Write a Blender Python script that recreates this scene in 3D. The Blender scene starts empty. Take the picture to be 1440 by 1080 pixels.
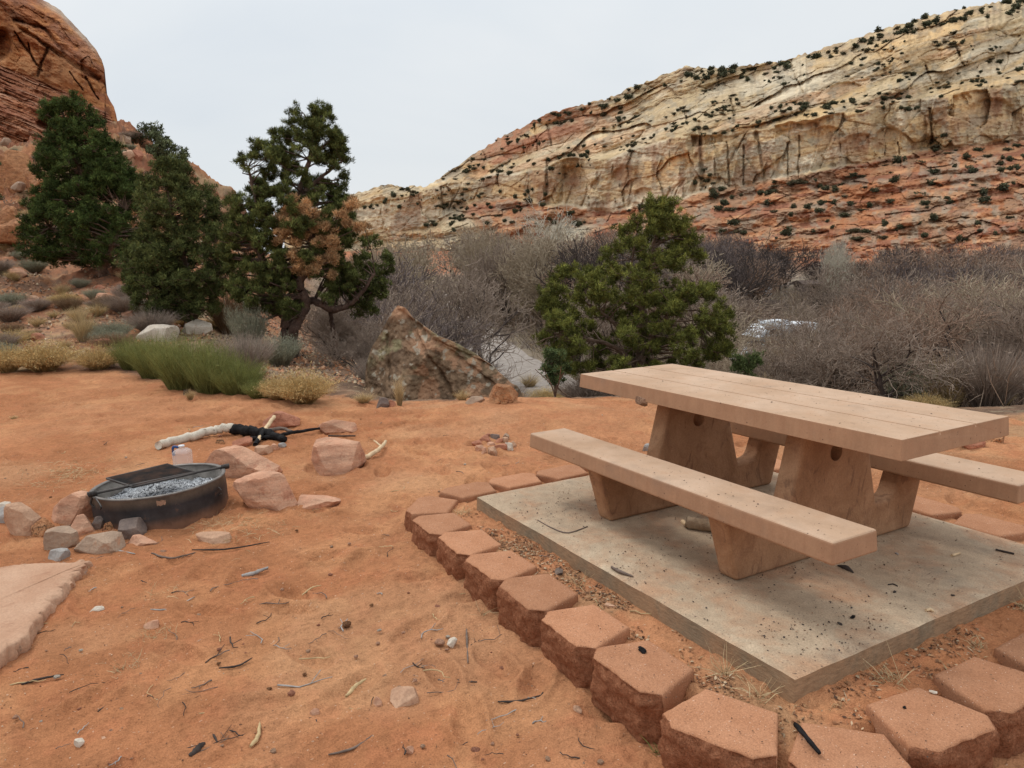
import bpy, bmesh, math, random
import numpy as np
from mathutils import Vector, Matrix, Euler
rnd = random.Random(7)
NR = np.random.RandomState(11)
SC = bpy.context.scene
COL = SC.collection

# ------------------------------------------------------------------ camera
F, PITCH, ROLL, YAW = 1036.878, .1624, -.02, -1.0528
CAM = np.array([4.1253, -2.0672, 1.487])
FW = np.array([math.cos(PITCH)*math.sin(YAW), math.cos(PITCH)*math.cos(YAW), -math.sin(PITCH)])
RT = np.array([math.cos(YAW), -math.sin(YAW), 0.])
UP = np.cross(RT, FW)
R2 = RT*math.cos(ROLL)+UP*math.sin(ROLL)
U2 = -RT*math.sin(ROLL)+UP*math.cos(ROLL)
FH = np.array([math.sin(YAW), math.cos(YAW), 0.])     # horizontal forward
cam_d = bpy.data.cameras.new('camera'); cam = bpy.data.objects.new('camera', cam_d); COL.objects.link(cam)
cam_d.sensor_width = 36; cam_d.lens = 36*F/1440; cam_d.clip_end = 5000; cam_d.clip_start = .05
M = Matrix(((R2[0], U2[0], -FW[0], CAM[0]), (R2[1], U2[1], -FW[1], CAM[1]), (R2[2], U2[2], -FW[2], CAM[2]), (0, 0, 0, 1)))
cam.matrix_world = M
SC.camera = cam

def rays(X, Y):
    X = np.asarray(X, float); Y = np.asarray(Y, float)
    return FW+R2*((X[..., None]-720)/F)-U2*((Y[..., None]-540)/F)
def at(x, y, z):
    d = rays(x, y); return CAM+d*((z-CAM[2])/d[2])
def fx(X, d):
    """horizontal position d metres ahead, in the bearing of column X"""
    lat = (np.asarray(X, float)-720)/1050.*d
    return CAM[0]+FH[0]*d+RT[0]*lat, CAM[1]+FH[1]*d+RT[1]*lat

# ------------------------------------------------------------------ noise
def _h(i, j, k, s):
    n = (i*374761393+j*668265263+k*2147483647+s*974634777) & 0xffffffff
    n = ((n ^ (n >> 13))*1274126177) & 0xffffffff
    n = ((n ^ (n >> 15))*2246822519) & 0xffffffff
    return ((n ^ (n >> 16)) & 0xffffff)/float(0xffffff)
def vn(x, y, z=None, s=0):
    x = np.asarray(x, float); y = np.asarray(y, float)
    xi = np.floor(x).astype(np.int64); yi = np.floor(y).astype(np.int64)
    u = x-xi; v = y-yi; u = u*u*(3-2*u); v = v*v*(3-2*v)
    if z is None:
        a = _h(xi, yi, 0, s); b = _h(xi+1, yi, 0, s); c = _h(xi, yi+1, 0, s); d = _h(xi+1, yi+1, 0, s)
        return (a+(b-a)*u)*(1-v)+(c+(d-c)*u)*v
    z = np.asarray(z, float); zi = np.floor(z).astype(np.int64); w = z-zi; w = w*w*(3-2*w)
    def pl(k):
        a = _h(xi, yi, k, s); b = _h(xi+1, yi, k, s); c = _h(xi, yi+1, k, s); d = _h(xi+1, yi+1, k, s)
        return (a+(b-a)*u)*(1-v)+(c+(d-c)*u)*v
    return pl(zi)*(1-w)+pl(zi+1)*w
def fbm(x, y, z=None, o=4, s=0, g=.5, ridged=False):
    t = 0; a = 1; n = 0
    for k in range(o):
        f = 2.03**k
        v = vn(x*f+17.3*k, y*f+9.1*k, None if z is None else z*f+5.7*k, s+k*13)
        if ridged: v = 1-abs(2*v-1)
        t = t+a*v; n += a; a *= g
    return t/n
def worley(x, y, s=0):
    xi = np.floor(x).astype(np.int64); yi = np.floor(y).astype(np.int64); f1 = np.full(x.shape, 9.); f2 = np.full(x.shape, 9.); idv = np.zeros(x.shape)
    for i in (-1, 0, 1):
        for j in (-1, 0, 1):
            a = xi+i; b = yi+j; d = np.hypot(x-a-_h(a, b, 1, s), y-b-_h(a, b, 2, s)); v = _h(a, b, 3, s)
            m = d < f1; f2 = np.where(m, f1, np.minimum(f2, d)); idv = np.where(m, v, idv); f1 = np.where(m, d, f1)
    return f1, f2, idv
def hsmooth(A, k):
    p = np.pad(A, ((0, 0), (k, k)), 'edge'); c = np.cumsum(np.pad(p, ((0, 0), (1, 0))), 1); return (c[:, 2*k+1:]-c[:, :-2*k-1])/(2*k+1)
def ss(a, b, x):
    t = np.clip((np.asarray(x, float)-a)/(b-a), 0, 1); return t*t*(3-2*t)
def mixc(a, b, t):
    t = np.asarray(t)[..., None]; return np.asarray(a)*(1-t)+np.asarray(b)*t

# ------------------------------------------------------------------ mesh helpers
def mkmesh(name, V, Fc, mats=(), smooth=False, col=None, mi=None):
    V = np.ascontiguousarray(V, dtype=np.float32).reshape(-1, 3)
    Fc = np.ascontiguousarray(Fc, dtype=np.int32); k = Fc.shape[1]; n = len(Fc)
    me = bpy.data.meshes.new(name)
    me.vertices.add(len(V)); me.vertices.foreach_set('co', V.ravel())
    me.loops.add(n*k); me.loops.foreach_set('vertex_index', Fc.ravel())
    me.polygons.add(n); me.polygons.foreach_set('loop_start', np.arange(n, dtype=np.int32)*k)
    me.polygons.foreach_set('loop_total', np.full(n, k, dtype=np.int32))
    if smooth: me.polygons.foreach_set('use_smooth', np.ones(n, dtype=bool))
    for m in mats: me.materials.append(m)
    if mi is not None: me.polygons.foreach_set('material_index', np.asarray(mi, dtype=np.int32))
    me.update(calc_edges=True)
    if col is not None:
        c = np.ones((len(V), 4), dtype=np.float32); c[:, :3] = np.asarray(col).reshape(-1, 3)
        ca = me.color_attributes.new('Col', 'FLOAT_COLOR', 'POINT'); ca.data.foreach_set('color', c.ravel())
    return me
def grid_faces(h, w):
    i = np.arange(h-1)[:, None]*w+np.arange(w-1)[None, :]
    return np.stack([i, i+1, i+w+1, i+w], -1).reshape(-1, 4)
def link(name, me, parent=None, loc=None, rot=None, scale=None):
    o = bpy.data.objects.new(name, me); COL.objects.link(o)
    if parent is not None: o.parent = parent
    if loc is not None: o.location = loc
    if rot is not None: o.rotation_euler = rot
    if scale is not None: o.scale = scale
    return o
def tag(o, label=None, cat=None, group=None, kind=None):
    if label: o['label'] = label
    if cat: o['category'] = cat
    if group: o['group'] = group
    if kind: o['kind'] = kind
    return o
def empty(name, loc, rz=0.):
    o = bpy.data.objects.new(name, None); COL.objects.link(o); o.location = loc; o.rotation_euler = (0, 0, rz); o.empty_display_size = .1
    return o
def bm_mesh(name, bm, m=None, smooth=False):
    bmesh.ops.recalc_face_normals(bm, faces=bm.faces[:])
    me = bpy.data.meshes.new(name); bm.to_mesh(me); bm.free()
    if m: me.materials.append(m)
    if smooth:
        me.polygons.foreach_set('use_smooth', np.ones(len(me.polygons), dtype=bool))
    return me
def bevel(o, w, seg=2, ang=30):
    b = o.modifiers.new('bevel', 'BEVEL'); b.width = w; b.segments = seg; b.limit_method = 'ANGLE'; b.angle_limit = math.radians(ang)
    return o

# segments -> tubes.  P0,P1 (n,3), r0,r1 (n,)
def tubes(P0, P1, r0, r1, sides=3):
    P0 = np.asarray(P0, float); P1 = np.asarray(P1, float); r0 = np.asarray(r0, float); r1 = np.asarray(r1, float)
    d = P1-P0; L = np.linalg.norm(d, axis=1)+1e-9; d = d/L[:, None]
    ref = np.where(np.abs(d[:, 2:3]) > .9, np.array([[1., 0, 0]]), np.array([[0, 0, 1.]]))
    a = np.cross(d, ref); a /= np.linalg.norm(a, axis=1)[:, None]; b = np.cross(d, a)
    n = len(P0); V = np.zeros((n, 2*sides, 3))
    for k in range(sides):
        t = 2*math.pi*k/sides; o = a*math.cos(t)+b*math.sin(t)
        V[:, k] = P0+o*r0[:, None]; V[:, sides+k] = P1+o*r1[:, None]
    base = (np.arange(n)*2*sides)[:, None, None]
    q = np.array([[k, (k+1) % sides, sides+(k+1) % sides, sides+k] for k in range(sides)])
    return V.reshape(-1, 3), (base+q[None]).reshape(-1, 4)
# a polyline tube with shared rings and caps (quads; caps as degenerate fans)
def poly_tube(pts, rad, sides=8, wob=0., seed=0, cap=True):
    pts = np.asarray(pts, float); n = len(pts); rad = np.broadcast_to(np.asarray(rad, float), (n,))
    t = np.gradient(pts, axis=0); t /= np.linalg.norm(t, axis=1)[:, None]+1e-9
    ref = np.array([0, 0, 1.]) if abs(t[:, 2]).mean() < .8 else np.array([1., 0, 0])
    a = np.cross(t, ref); a /= np.linalg.norm(a, axis=1)[:, None]; b = np.cross(t, a)
    rs = np.random.RandomState(seed)
    V = []
    for i in range(n):
        for k in range(sides):
            th = 2*math.pi*k/sides; rr = rad[i]*(1+wob*(rs.rand()-.5)*2)
            V.append(pts[i]+(a[i]*math.cos(th)+b[i]*math.sin(th))*rr)
    Fq = [[i*sides+k, i*sides+(k+1) % sides, (i+1)*sides+(k+1) % sides, (i+1)*sides+k] for i in range(n-1) for k in range(sides)]
    if cap:
        for i, c in ((0, pts[0]), (n-1, pts[-1])):
            V.append(c); ci = len(V)-1
            for k in range(0, sides, 2):
                Fq.append([ci, i*sides+k, i*sides+(k+1) % sides, i*sides+(k+2) % sides])
    return np.array(V), np.array(Fq)
def join(parts):
    Vs, Fs, o = [], [], 0
    for V, Q in parts:
        Vs.append(V); Fs.append(np.asarray(Q)+o); o += len(V)
    return np.concatenate(Vs), np.concatenate(Fs)
def smooth_path(P, n):
    P = np.asarray(P, float); t = np.linspace(0, len(P)-1, n); i = np.clip(t.astype(int), 0, len(P)-2); f = (t-i)[:, None]
    p0 = P[np.clip(i-1, 0, len(P)-1)]; p1 = P[i]; p2 = P[i+1]; p3 = P[np.clip(i+2, 0, len(P)-1)]
    return .5*((2*p1)+(-p0+p2)*f+(2*p0-5*p1+4*p2-p3)*f**2+(-p0+3*p1-3*p2+p3)*f**3)

# ------------------------------------------------------------------ materials
def newmat(name):
    m = bpy.data.materials.new(name); m.use_nodes = True; nt = m.node_tree; nt.nodes.clear()
    out = nt.nodes.new('ShaderNodeOutputMaterial'); b = nt.nodes.new('ShaderNodeBsdfPrincipled')
    nt.links.new(b.outputs[0], out.inputs[0]); b.inputs['Specular IOR Level'].default_value = .25
    return m, nt, b
def N(nt, t, **kw):
    n = nt.nodes.new('ShaderNode'+t)
    for k, v in kw.items():
        if k in n.inputs: n.inputs[k].default_value = v
        else: setattr(n, k, v)
    return n
def ramp(nt, src, stops):
    r = nt.nodes.new('ShaderNodeValToRGB'); e = r.color_ramp.elements
    while len(e) < len(stops): e.new(.5)
    for i, (p, c) in enumerate(stops):
        e[i].position = p; e[i].color = (*c, 1) if hasattr(c, '__len__') else (c, c, c, 1)
    nt.links.new(src, r.inputs[0]); return r.outputs[0]
def mixn(nt, fac, a, b, mode='MIX'):
    m = nt.nodes.new('ShaderNodeMix'); m.data_type = 'RGBA'; m.blend_type = mode
    for s, v in ((m.inputs[0], fac), (m.inputs[6], a), (m.inputs[7], b)):
        if isinstance(v, bpy.types.NodeSocket): nt.links.new(v, s)
        elif hasattr(v, '__len__'): s.default_value = (*v, 1)
        else: s.default_value = v
    return m.outputs[2]
def tnoise(nt, vec, scale, detail=4, rough=.55, dist=0.):
    n = nt.nodes.new('ShaderNodeTexNoise'); n.inputs['Scale'].default_value = scale; n.inputs['Detail'].default_value = detail
    n.inputs['Roughness'].default_value = rough; n.inputs['Distortion'].default_value = dist
    nt.links.new(vec, n.inputs['Vector']); return n.outputs[0]
def bumps(nt, b, lst):
    prev = None
    for h, s, d in lst:
        n = nt.nodes.new('ShaderNodeBump'); n.inputs['Strength'].default_value = s; n.inputs['Distance'].default_value = d
        nt.links.new(h, n.inputs['Height'])
        if prev: nt.links.new(prev, n.inputs['Normal'])
        prev = n.outputs[0]
    nt.links.new(prev, b.inputs['Normal'])
def coords(nt, kind='Object', scale=None):
    c = nt.nodes.new('ShaderNodeTexCoord').outputs[kind]
    if scale:
        m = nt.nodes.new('ShaderNodeMapping'); m.inputs['Scale'].default_value = scale; nt.links.new(c, m.inputs[0]); c = m.outputs[0]
    return c
def mat_attr(name, rough=.9, var=(6, .25), bump=((8, .4, .05), (40, .4, .01)), spec=.15, speck=None):
    """colour attribute x fine noise, with bumps"""
    m, nt, b = newmat(name); v = coords(nt)
    a = nt.nodes.new('ShaderNodeAttribute'); a.attribute_name = 'Col'
    n = tnoise(nt, v, var[0], 6, .65)
    g = ramp(nt, n, [(.3, 1-var[1]), (.7, 1+var[1])])
    c = mixn(nt, 1., a.outputs[0], g, 'MULTIPLY')
    if speck:
        vv = tnoise(nt, v, speck[0], 2, .5); c = mixn(nt, ramp(nt, vv, [(speck[1], 0.), (speck[1]+.05, 1.)]), c, speck[2])
    nt.links.new(c, b.inputs['Base Color']); b.inputs['Roughness'].default_value = rough; b.inputs['Specular IOR Level'].default_value = spec
    if bump: bumps(nt, b, [(tnoise(nt, v, s, 5, .6), st, d) for s, st, d in bump])
    return m
def mat_rock(name, c1, c2, c3=None, scale=4., rough=.92, bump=((5, .6, .04), (30, .7, .012)), strata=None):
    m, nt, b = newmat(name); v = coords(nt)
    c = mixn(nt, ramp(nt, tnoise(nt, v, scale, 7, .65), [(.35, 0.), (.65, 1.)]), c1, c2)
    if c3 is not None: c = mixn(nt, ramp(nt, tnoise(nt, v, scale*2.3, 5, .7, .6), [(.56, 0.), (.68, .85)]), c, c3)
    if strata:
        vs = coords(nt, 'Object', (1.5, 1.5, strata)); s_ = tnoise(nt, vs, 3, 5, .6)
        c = mixn(nt, 1., c, ramp(nt, s_, [(.35, .72), (.6, 1.12)]), 'MULTIPLY')
    fine = tnoise(nt, v, 90, 3, .6)
    c = mixn(nt, 1., c, ramp(nt, fine, [(.35, .9), (.65, 1.08)]), 'MULTIPLY')
    # sand settled low on the sides
    nt.links.new(c, b.inputs['Base Color']); b.inputs['Roughness'].default_value = rough
    bl = [(tnoise(nt, v, s, 6, .6), st, d) for s, st, d in bump]
    if strata: bl.insert(0, (s_, .5, .02))
    bumps(nt, b, bl)
    return m
def mat_plain(name, c, rough=.8, metal=0., var=.2, scale=20, bump=None, spec=.25):
    m, nt, b = newmat(name); v = coords(nt)
    n = tnoise(nt, v, scale, 5, .6)
    cc = mixn(nt, 1., c, ramp(nt, n, [(.3, 1-var), (.7, 1+var)]), 'MULTIPLY')
    nt.links.new(cc, b.inputs['Base Color']); b.inputs['Roughness'].default_value = rough; b.inputs['Metallic'].default_value = metal
    b.inputs['Specular IOR Level'].default_value = spec
    if bump: bumps(nt, b, [(tnoise(nt, v, s, 4, .6), st, d) for s, st, d in bump])
    return m

SAND = np.array([.45, .203, .099])
# ------------------------------------------------------------------ ground shape
KX = np.array([-900, -300, 0, 150, 196, 270, 330, 405, 480, 560, 700, 900, 1100, 1440, 2300.])
KD = np.array([0, 3, 6, 9, 12, 16, 22, 32, 50, 70, 100, 160, 230, 420.])
KZ = np.array([
 [-.24, -.24, -.12, -.05, .3, 1.0, 2.6, 5.5, 13, 22, 24, 24, 24, 24],
 [-.24, -.24, -.12, -.05, .2, .8, 2.2, 4.8, 12, 20, 22, 22, 22, 22],
 [-.24, -.24, -.14, -.08, .02, .35, 1.15, 3.2, 8.0, 12, 14.5, 15, 15, 15],
 [-.24, -.24, -.14, -.09, -.0, .4, 1.3, 3.1, 7.4, 12.4, 13, 13, 13, 13],
 [-.24, -.24, -.14, -.09, -.02, .35, 1.2, 2.9, 7.6, 14.0, 14, 13, 13, 13],
 [-.24, -.24, -.14, -.09, -.06, .22, .9, 2.4, 6.2, 10.6, 10.6, 8, 8, 8],
 [-.24, -.24, -.14, -.09, -.1, .02, .4, 1.4, 4.2, 7.9, 6, 4, 4, 6],
 [-.24, -.24, -.14, -.10, -.15, -.3, -.7, -1.2, -1.0, -1.0, 0, 0, 2, 10],
 [-.24, -.24, -.14, -.12, -.25, -.5, -1.6, -3.2, -3.8, -3.0, -1, 0, 2, 10],
 [-.24, -.24, -.14, -.18, -.8, -1.7, -3.0, -4.0, -4, -3.2, -1, 0, 2, 10],
 [-.24, -.24, -.14, -.15, -1.2, -2.2, -3.3, -4.0, -4, -3.4, -1.5, 0, 2, 10],
 [-.24, -.24, -.16, -.22, -.7, -1.6, -3.0, -4.0, -4, -3.4, -2, 0, 2, 10],
 [-.24, -.24, -.2, -.5, -1.2, -2.1, -3.1, -4.0, -4, -3.4, -2, 0, 2, 10],
 [-.24, -.22, -.2, -.42, -1.1, -2.1, -3.1, -4.0, -4, -3.4, -2, 0, 2, 10],
 [-.24, -.22, -.2, -.42, -1.1, -2.1, -3.1, -4.0, -4, -3.4, -2, 0, 2, 10]])
def _ci(x, xs):
    i = np.clip(np.searchsorted(xs, x)-1, 0, len(xs)-2); t = np.clip((x-xs[i])/(xs[i+1]-xs[i]), 0, 1); return i, t
def bilin(X, d):
    i, t = _ci(X, KX); t = t*t*(3-2*t); j, u = _ci(d, KD)
    # cubic (Catmull) along depth
    def zc(r):
        z0 = KZ[r, np.clip(j-1, 0, 99)]; z1 = KZ[r, j]; z2 = KZ[r, j+1]; z3 = KZ[r, np.clip(j+2, 0, len(KD)-1)]
        d1 = KD[j+1]-KD[j]; m1 = (z2-z0)/np.maximum(KD[j+1]-KD[np.clip(j-1, 0, 99)], 1e-6)*d1
        m2 = (z3-z1)/np.maximum(KD[np.clip(j+2, 0, len(KD)-1)]-KD[j], 1e-6)*d1
        return (2*u**3-3*u**2+1)*z1+(u**3-2*u**2+u)*m1+(-2*u**3+3*u**2)*z2+(u**3-u**2)*m2
    return zc(i)*(1-t)+zc(i+1)*t
def XD(x, y):
    dx = np.asarray(x, float)-CAM[0]; dy = np.asarray(y, float)-CAM[1]
    d = dx*FH[0]+dy*FH[1]; lat = dx*RT[0]+dy*RT[1]
    dist = np.hypot(dx, dy)
    ang = np.clip(np.arctan2(lat, np.maximum(d, -.35*dist+1e-3*0)), -1.3, 1.3)
    X = 720+1050*np.tan(ang)
    deff = np.where(d > .3*dist, d, .3*dist)
    return X, deff
ROAD = [(1250, 20), (1010, 24), (880, 27), (775, 32), (712, 40), (672, 52), (650, 62), (600, 90), (560, 130)]
_rp = smooth_path(np.array([[*fx(X, d)] for X, d in ROAD]), 90)
def road_dist(x, y):
    D = np.full(np.shape(x), 1e9)
    for p, q in zip(_rp[:-1], _rp[1:]):
        e = q-p; L2 = e@e
        t = np.clip(((x-p[0])*e[0]+(y-p[1])*e[1])/L2, 0, 1)
        D = np.minimum(D, np.hypot(x-p[0]-t*e[0], y-p[1]-t*e[1]))
    return D
MOUNDS = []   # (x,y,radius,height) sand heaped against things
def H(x, y, detail=False):
    x = np.asarray(x, float); y = np.asarray(y, float)
    X, d = XD(x, y); z = bilin(X, d)
    # enclosure round the slab
    bx = np.maximum(np.maximum(-.18-x, x-2.70), 0); by = np.maximum(np.maximum(-.22-y, y-2.35), 0)
    q = np.hypot(bx, by); inside = 1-ss(.0, .14, q)
    z = z*(1-inside)+(-.093)*inside
    # sand level with the blocks along the far and left edges
    far = ss(.35, -.25, x)*ss(-.5, 0, y)+ss(1.7, 2.3, y)*(1-ss(2.9, 3.4, x))
    z = z+np.clip(far, 0, 1)*(1-inside)*(np.exp(-q/.5))*np.clip(-.095-z, 0, 1)
    z = z+.02*(fbm(x*.8, y*.8, None, 3, 5)-.5)*2*(1-inside*.8)
    hill = ss(10, 18, d)*ss(560, 300, X)
    z = z+hill*(fbm(x*.35, y*.35, None, 4, 9)-.5)*np.clip(d*.035, 0, 2.2)
    z = z+hill*ss(15, 30, d)*((fbm(x*.7, y*.7, None, 5, 19, .55, True)-.5)*1.3+(fbm(x*.25, y*.25, None, 3, 18, .5, True)-.5)*1.6*ss(25, 45, d)+(fbm(x*2.3, y*2.3, z*1.5, 4, 28, .6, True)-.5)*.75*ss(22, 32, d))
    lg = z/1.25+1.3*(fbm(x*.12, y*.12, None, 3, 29)-.5); fr = lg-np.floor(lg)
    z = z+hill*ss(24, 40, d)*(ss(.62, .95, fr)-fr)*.95*ss(.35, .6, fbm(x*.15, y*.15, None, 3, 39))
    for mx, my, mr, mh in MOUNDS:
        g = np.exp(-((x-mx)**2+(y-my)**2)/(mr*mr)); z = z+mh*g
    if detail:
        near = 1-ss(9, 13, d)
        out = 1-inside*.7
        z = z+near*out*(.022*(fbm(x*6, y*6, None, 3, 31)-.5)*2+.012*(vn(x*3.1, y*3.1, None, 77)**3)*-1)
        # footprints: soft oval dimples
        cx_ = np.floor(x*2.6); cy_ = np.floor(y*2.6); fz = 0
        for ii in (-1, 0, 1):
            for jj in (-1, 0, 1):
                ci = (cx_+ii).astype(np.int64); cj = (cy_+jj).astype(np.int64)
                px = (ci+.15+.7*_h(ci, cj, 1, 3))/2.6; py = (cj+.15+.7*_h(ci, cj, 2, 3))/2.6
                on = _h(ci, cj, 3, 3) > .2; th = _h(ci, cj, 4, 3)*3.14
                ux = (x-px)*np.cos(th)+(y-py)*np.sin(th); uy = -(x-px)*np.sin(th)+(y-py)*np.cos(th)
                rr = np.sqrt((ux/.135)**2+(uy/.055)**2)
                fz = fz+on*(-.036*np.exp(-rr**2*1.2)+.017*np.exp(-((rr-1.35)/.35)**2))
        z = z+near*out*fz*(1-inside)*ss(.38, .6, fbm(x*.5+3, y*.5, None, 2, 8))
        rim = near*(.015*(fbm(x*22, y*22, None, 2, 44)-.5)*2)*ss(.42, .6, fbm(x*1.1, y*1.1, None, 2, 57))
        z = z+rim
        val = ss(20, 30, d)*ss(300, 480, X)
        z = z+val*(fbm(x*.2, y*.2, None, 3, 3)-.5)*.5*ss(2, 5, road_dist(x, y))
        z = z-.05*val*(1-ss(1.5, 2.3, road_dist(x, y)))
    return z
def hz(x, y): return float(H(np.array([x]), np.array([y]))[0])
def gp(X, Y):
    """point of the ground seen in this direction"""
    r = rays(X, Y); t = np.linspace(1.2, 110, 9000)
    t = 1.2*(90**np.linspace(0, 1, 5000)); P = CAM[None]+r[None]*t[:, None]
    below = P[:, 2] < H(P[:, 0], P[:, 1])
    i = int(np.argmax(below)) if below.any() else len(t)-1
    return P[i]
def wm(P):  # metres per photo pixel at a point
    return float((np.asarray(P)-CAM)@FW)/F
def ground_at(X, d):
    x, y = fx(X, d); return np.array([float(x), float(y), hz(float(x), float(y))])

# ------------------------------------------------------------------ sky and light
def build_world():
    w = bpy.data.worlds.new('World'); SC.world = w; w.use_nodes = True; nt = w.node_tree; nt.nodes.clear()
    out = nt.nodes.new('ShaderNodeOutputWorld'); bg = nt.nodes.new('ShaderNodeBackground'); nt.links.new(bg.outputs[0], out.inputs[0])
    sky = nt.nodes.new('ShaderNodeTexSky'); sky.sky_type = 'NISHITA'; sky.sun_disc = False
    sky.sun_elevation = math.radians(52); sky.sun_rotation = math.radians(SUN_AZ)
    tc = nt.nodes.new('ShaderNodeTexCoord'); mp = nt.nodes.new('ShaderNodeMapping'); mp.inputs['Scale'].default_value = (1, 1, 2.6)
    nt.links.new(tc.outputs['Generated'], mp.inputs[0])
    n = tnoise(nt, mp.outputs[0], 1.7, 6, .5, .4)
    cl = ramp(nt, n, [(.28, (7.2, 7.75, 8.3)), (.5, (8.0, 8.4, 8.7)), (.72, (8.8, 9.0, 9.1))])
    sx = nt.nodes.new('ShaderNodeSeparateXYZ'); nt.links.new(tc.outputs['Generated'], sx.inputs[0])
    gr = ramp(nt, sx.outputs[2], [(0., .90), (.28, 1.0), (.5, 1.15), (1., 1.85)])
    cl = mixn(nt, 1., cl, gr, 'MULTIPLY')
    c = mixn(nt, .93, sky.outputs[0], cl)
    nt.links.new(c, bg.inputs[0]); bg.inputs[1].default_value = .1
    L = bpy.data.lights.new('sun', 'SUN'); L.energy = 1.25; L.angle = math.radians(14); L.color = (1, .96, .9)
    o = bpy.data.objects.new('sun', L); COL.objects.link(o)
    el = math.radians(52); a = math.radians(SUN_AZ)
    dirv = Vector((math.sin(a)*math.cos(el), math.cos(a)*math.cos(el), math.sin(el)))
    o.rotation_euler = dirv.to_track_quat('Z', 'Y').to_euler()
SUN_AZ = 255.   # from the left and slightly behind the camera
build_world()
SC.view_settings.view_transform = 'Standard'; SC.view_settings.look = 'None'; SC.view_settings.exposure = 0

# ------------------------------------------------------------------ ground
MOUNDS += [(*at(720, 790, -.2)[:2], .5, .02)]
def build_ground():
    az = np.concatenate([np.linspace(-math.pi, -.72, 60)[:-1], np.linspace(-.72, .72, 1150), np.linspace(.72, math.pi, 60)[1:]])
    r = np.concatenate([[.02, .5, 1.0], np.geomspace(1.4, 26, 620), np.geomspace(26, 90, 270)[1:], np.geomspace(90, 420, 60)[1:], [800, 2000, 4500.]])
    A, Rr = np.meshgrid(az, r)
    x = CAM[0]+Rr*(FH[0]*np.cos(A)+RT[0]*np.sin(A)); y = CAM[1]+Rr*(FH[1]*np.cos(A)+RT[1]*np.sin(A))
    z = H(x, y, True)
    X, d = XD(x, y)
    n1 = fbm(x*.55, y*.55, None, 4, 101); n2 = fbm(x*2.3, y*2.3, None, 4, 202); n3 = fbm(x*9, y*9, None, 3, 303)
    sand = mixc(SAND, SAND*[.86, .80, .76], ss(.42, .62, n1))
    sand = mixc(sand, [.54, .27, .13], ss(.5, .68, n2)*.45)
    sand = mixc(sand, [.44, .165, .08], ss(.55, .75, n3)*.35); sand = mixc(sand, [.56, .34, .19], ss(.52, .68, fbm(x*.9+7, y*.9, None, 4, 404))*.25)
    hillc = mixc([.36, .17, .085], [.22, .12, .075], ss(.4, .6, n2))
    hillc = mixc(hillc, [.42, .32, .19], ss(.52, .66, n1)*.7)
    hillc = mixc(hillc, [.46, .20, .11], ss(.5, .62, fbm(x*.2, y*.2, None, 4, 66))*.8)
    hillc = mixc(hillc, [.17, .12, .09], ss(.55, .7, n3)*.6)
    rk = ss(22, 34, d)*ss(560, 400, X); rz_ = fbm(x*.25, z*1.1+.3*fbm(x*.3, y*.3, None, 3, 88)*4, None, 5, 87, .6)
    rc_ = mixc([.42, .19, .095], [.27, .115, .065], ss(.42, .58, rz_)); rc_ = mixc(rc_, [.15, .085, .06], ss(.56, .68, fbm(x*1.6, y*1.6, z*1.6, 4, 89))*.75); rc_ = mixc(rc_, [.36, .27, .16], ss(.5, .62, fbm(x*.5, y*.5, None, 4, 90))*.6)
    hillc = mixc(hillc, rc_, rk)
    lit = mixc([.15, .095, .065], [.25, .15, .095], ss(.4, .65, n2)); lit = mixc(lit, [.33, .26, .17], ss(.58, .7, n3)*.5)
    val = mixc([.17, .135, .11], [.27, .215, .16], ss(.4, .62, n1)); val = mixc(val, [.34, .28, .19], ss(.55, .7, n2)*.5)
    edge = np.interp(X, [-300, 0, 150, 250, 400, 480, 560, 700, 860, 1000, 1200, 1440], [11, 11.2, 11, 9.6, 9.2, 8.9, 8.7, 9.1, 9.3, 8.6, 8.0, 7.6])+.9*(n2-.5)+.5*(n3-.5)
    t = ss(-.15, .55, d-edge)
    far = np.where((X < 440)[..., None], hillc, lit)
    m = ss(400, 480, X)[..., None]; far = hillc*(1-m)+lit*m
    v = ss(20, 28, d)[..., None]*m; far = far*(1-v)+val*v
    rl = ss(110, 170, d)*ss(400, 500, X); far = mixc(far, [.40, .17, .09], rl)
    c = sand*(1-t[..., None])+far*t[..., None]
    # straw and bark litter beside the slab and the far right
    lt = ss(.5, .62, fbm(x*3.2, y*3.2, None, 3, 71))*np.clip(ss(5.2, 7, d)*ss(1050, 1300, X)+np.exp(-((np.abs(y+.12))/.16)**2)*(x > -.2)*(x < 2.8)*.8, 0, 1)*(1-t)
    c = mixc(c, [.36, .22, .12], lt*.7)
    V = np.stack([x, y, z], -1)
    m, nt, b = newmat('sandy ground'); vv = coords(nt)
    a = nt.nodes.new('ShaderNodeAttribute'); a.attribute_name = 'Col'
    f1 = tnoise(nt, vv, 3.2, 8, .62); f2 = tnoise(nt, vv, 26, 5, .65); f3 = tnoise(nt, vv, 150, 3, .6)
    c_ = mixn(nt, 1., a.outputs[0], ramp(nt, f1, [(.3, .84), (.7, 1.12)]), 'MULTIPLY')
    c_ = mixn(nt, 1., c_, ramp(nt, f2, [(.3, .8), (.5, 1.0), (.72, 1.14)]), 'MULTIPLY')
    c_ = mixn(nt, 1., c_, ramp(nt, f3, [(.3, .78), (.55, 1.05), (.75, 1.22)]), 'MULTIPLY')
    sp = tnoise(nt, vv, 70, 2, .5); c_ = mixn(nt, ramp(nt, sp, [(.70, 0.), (.74, .7)]), c_, (.13, .07, .045))
    sp2 = tnoise(nt, coords(nt, 'Object', (1.3, .9, 1)), 55, 1, .5); c_ = mixn(nt, ramp(nt, sp2, [(.735, 0.), (.76, .6)]), c_, (.62, .42, .3))
    nt.links.new(c_, b.inputs['Base Color']); b.inputs['Roughness'].default_value = 1.; b.inputs['Specular IOR Level'].default_value = .05
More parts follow.
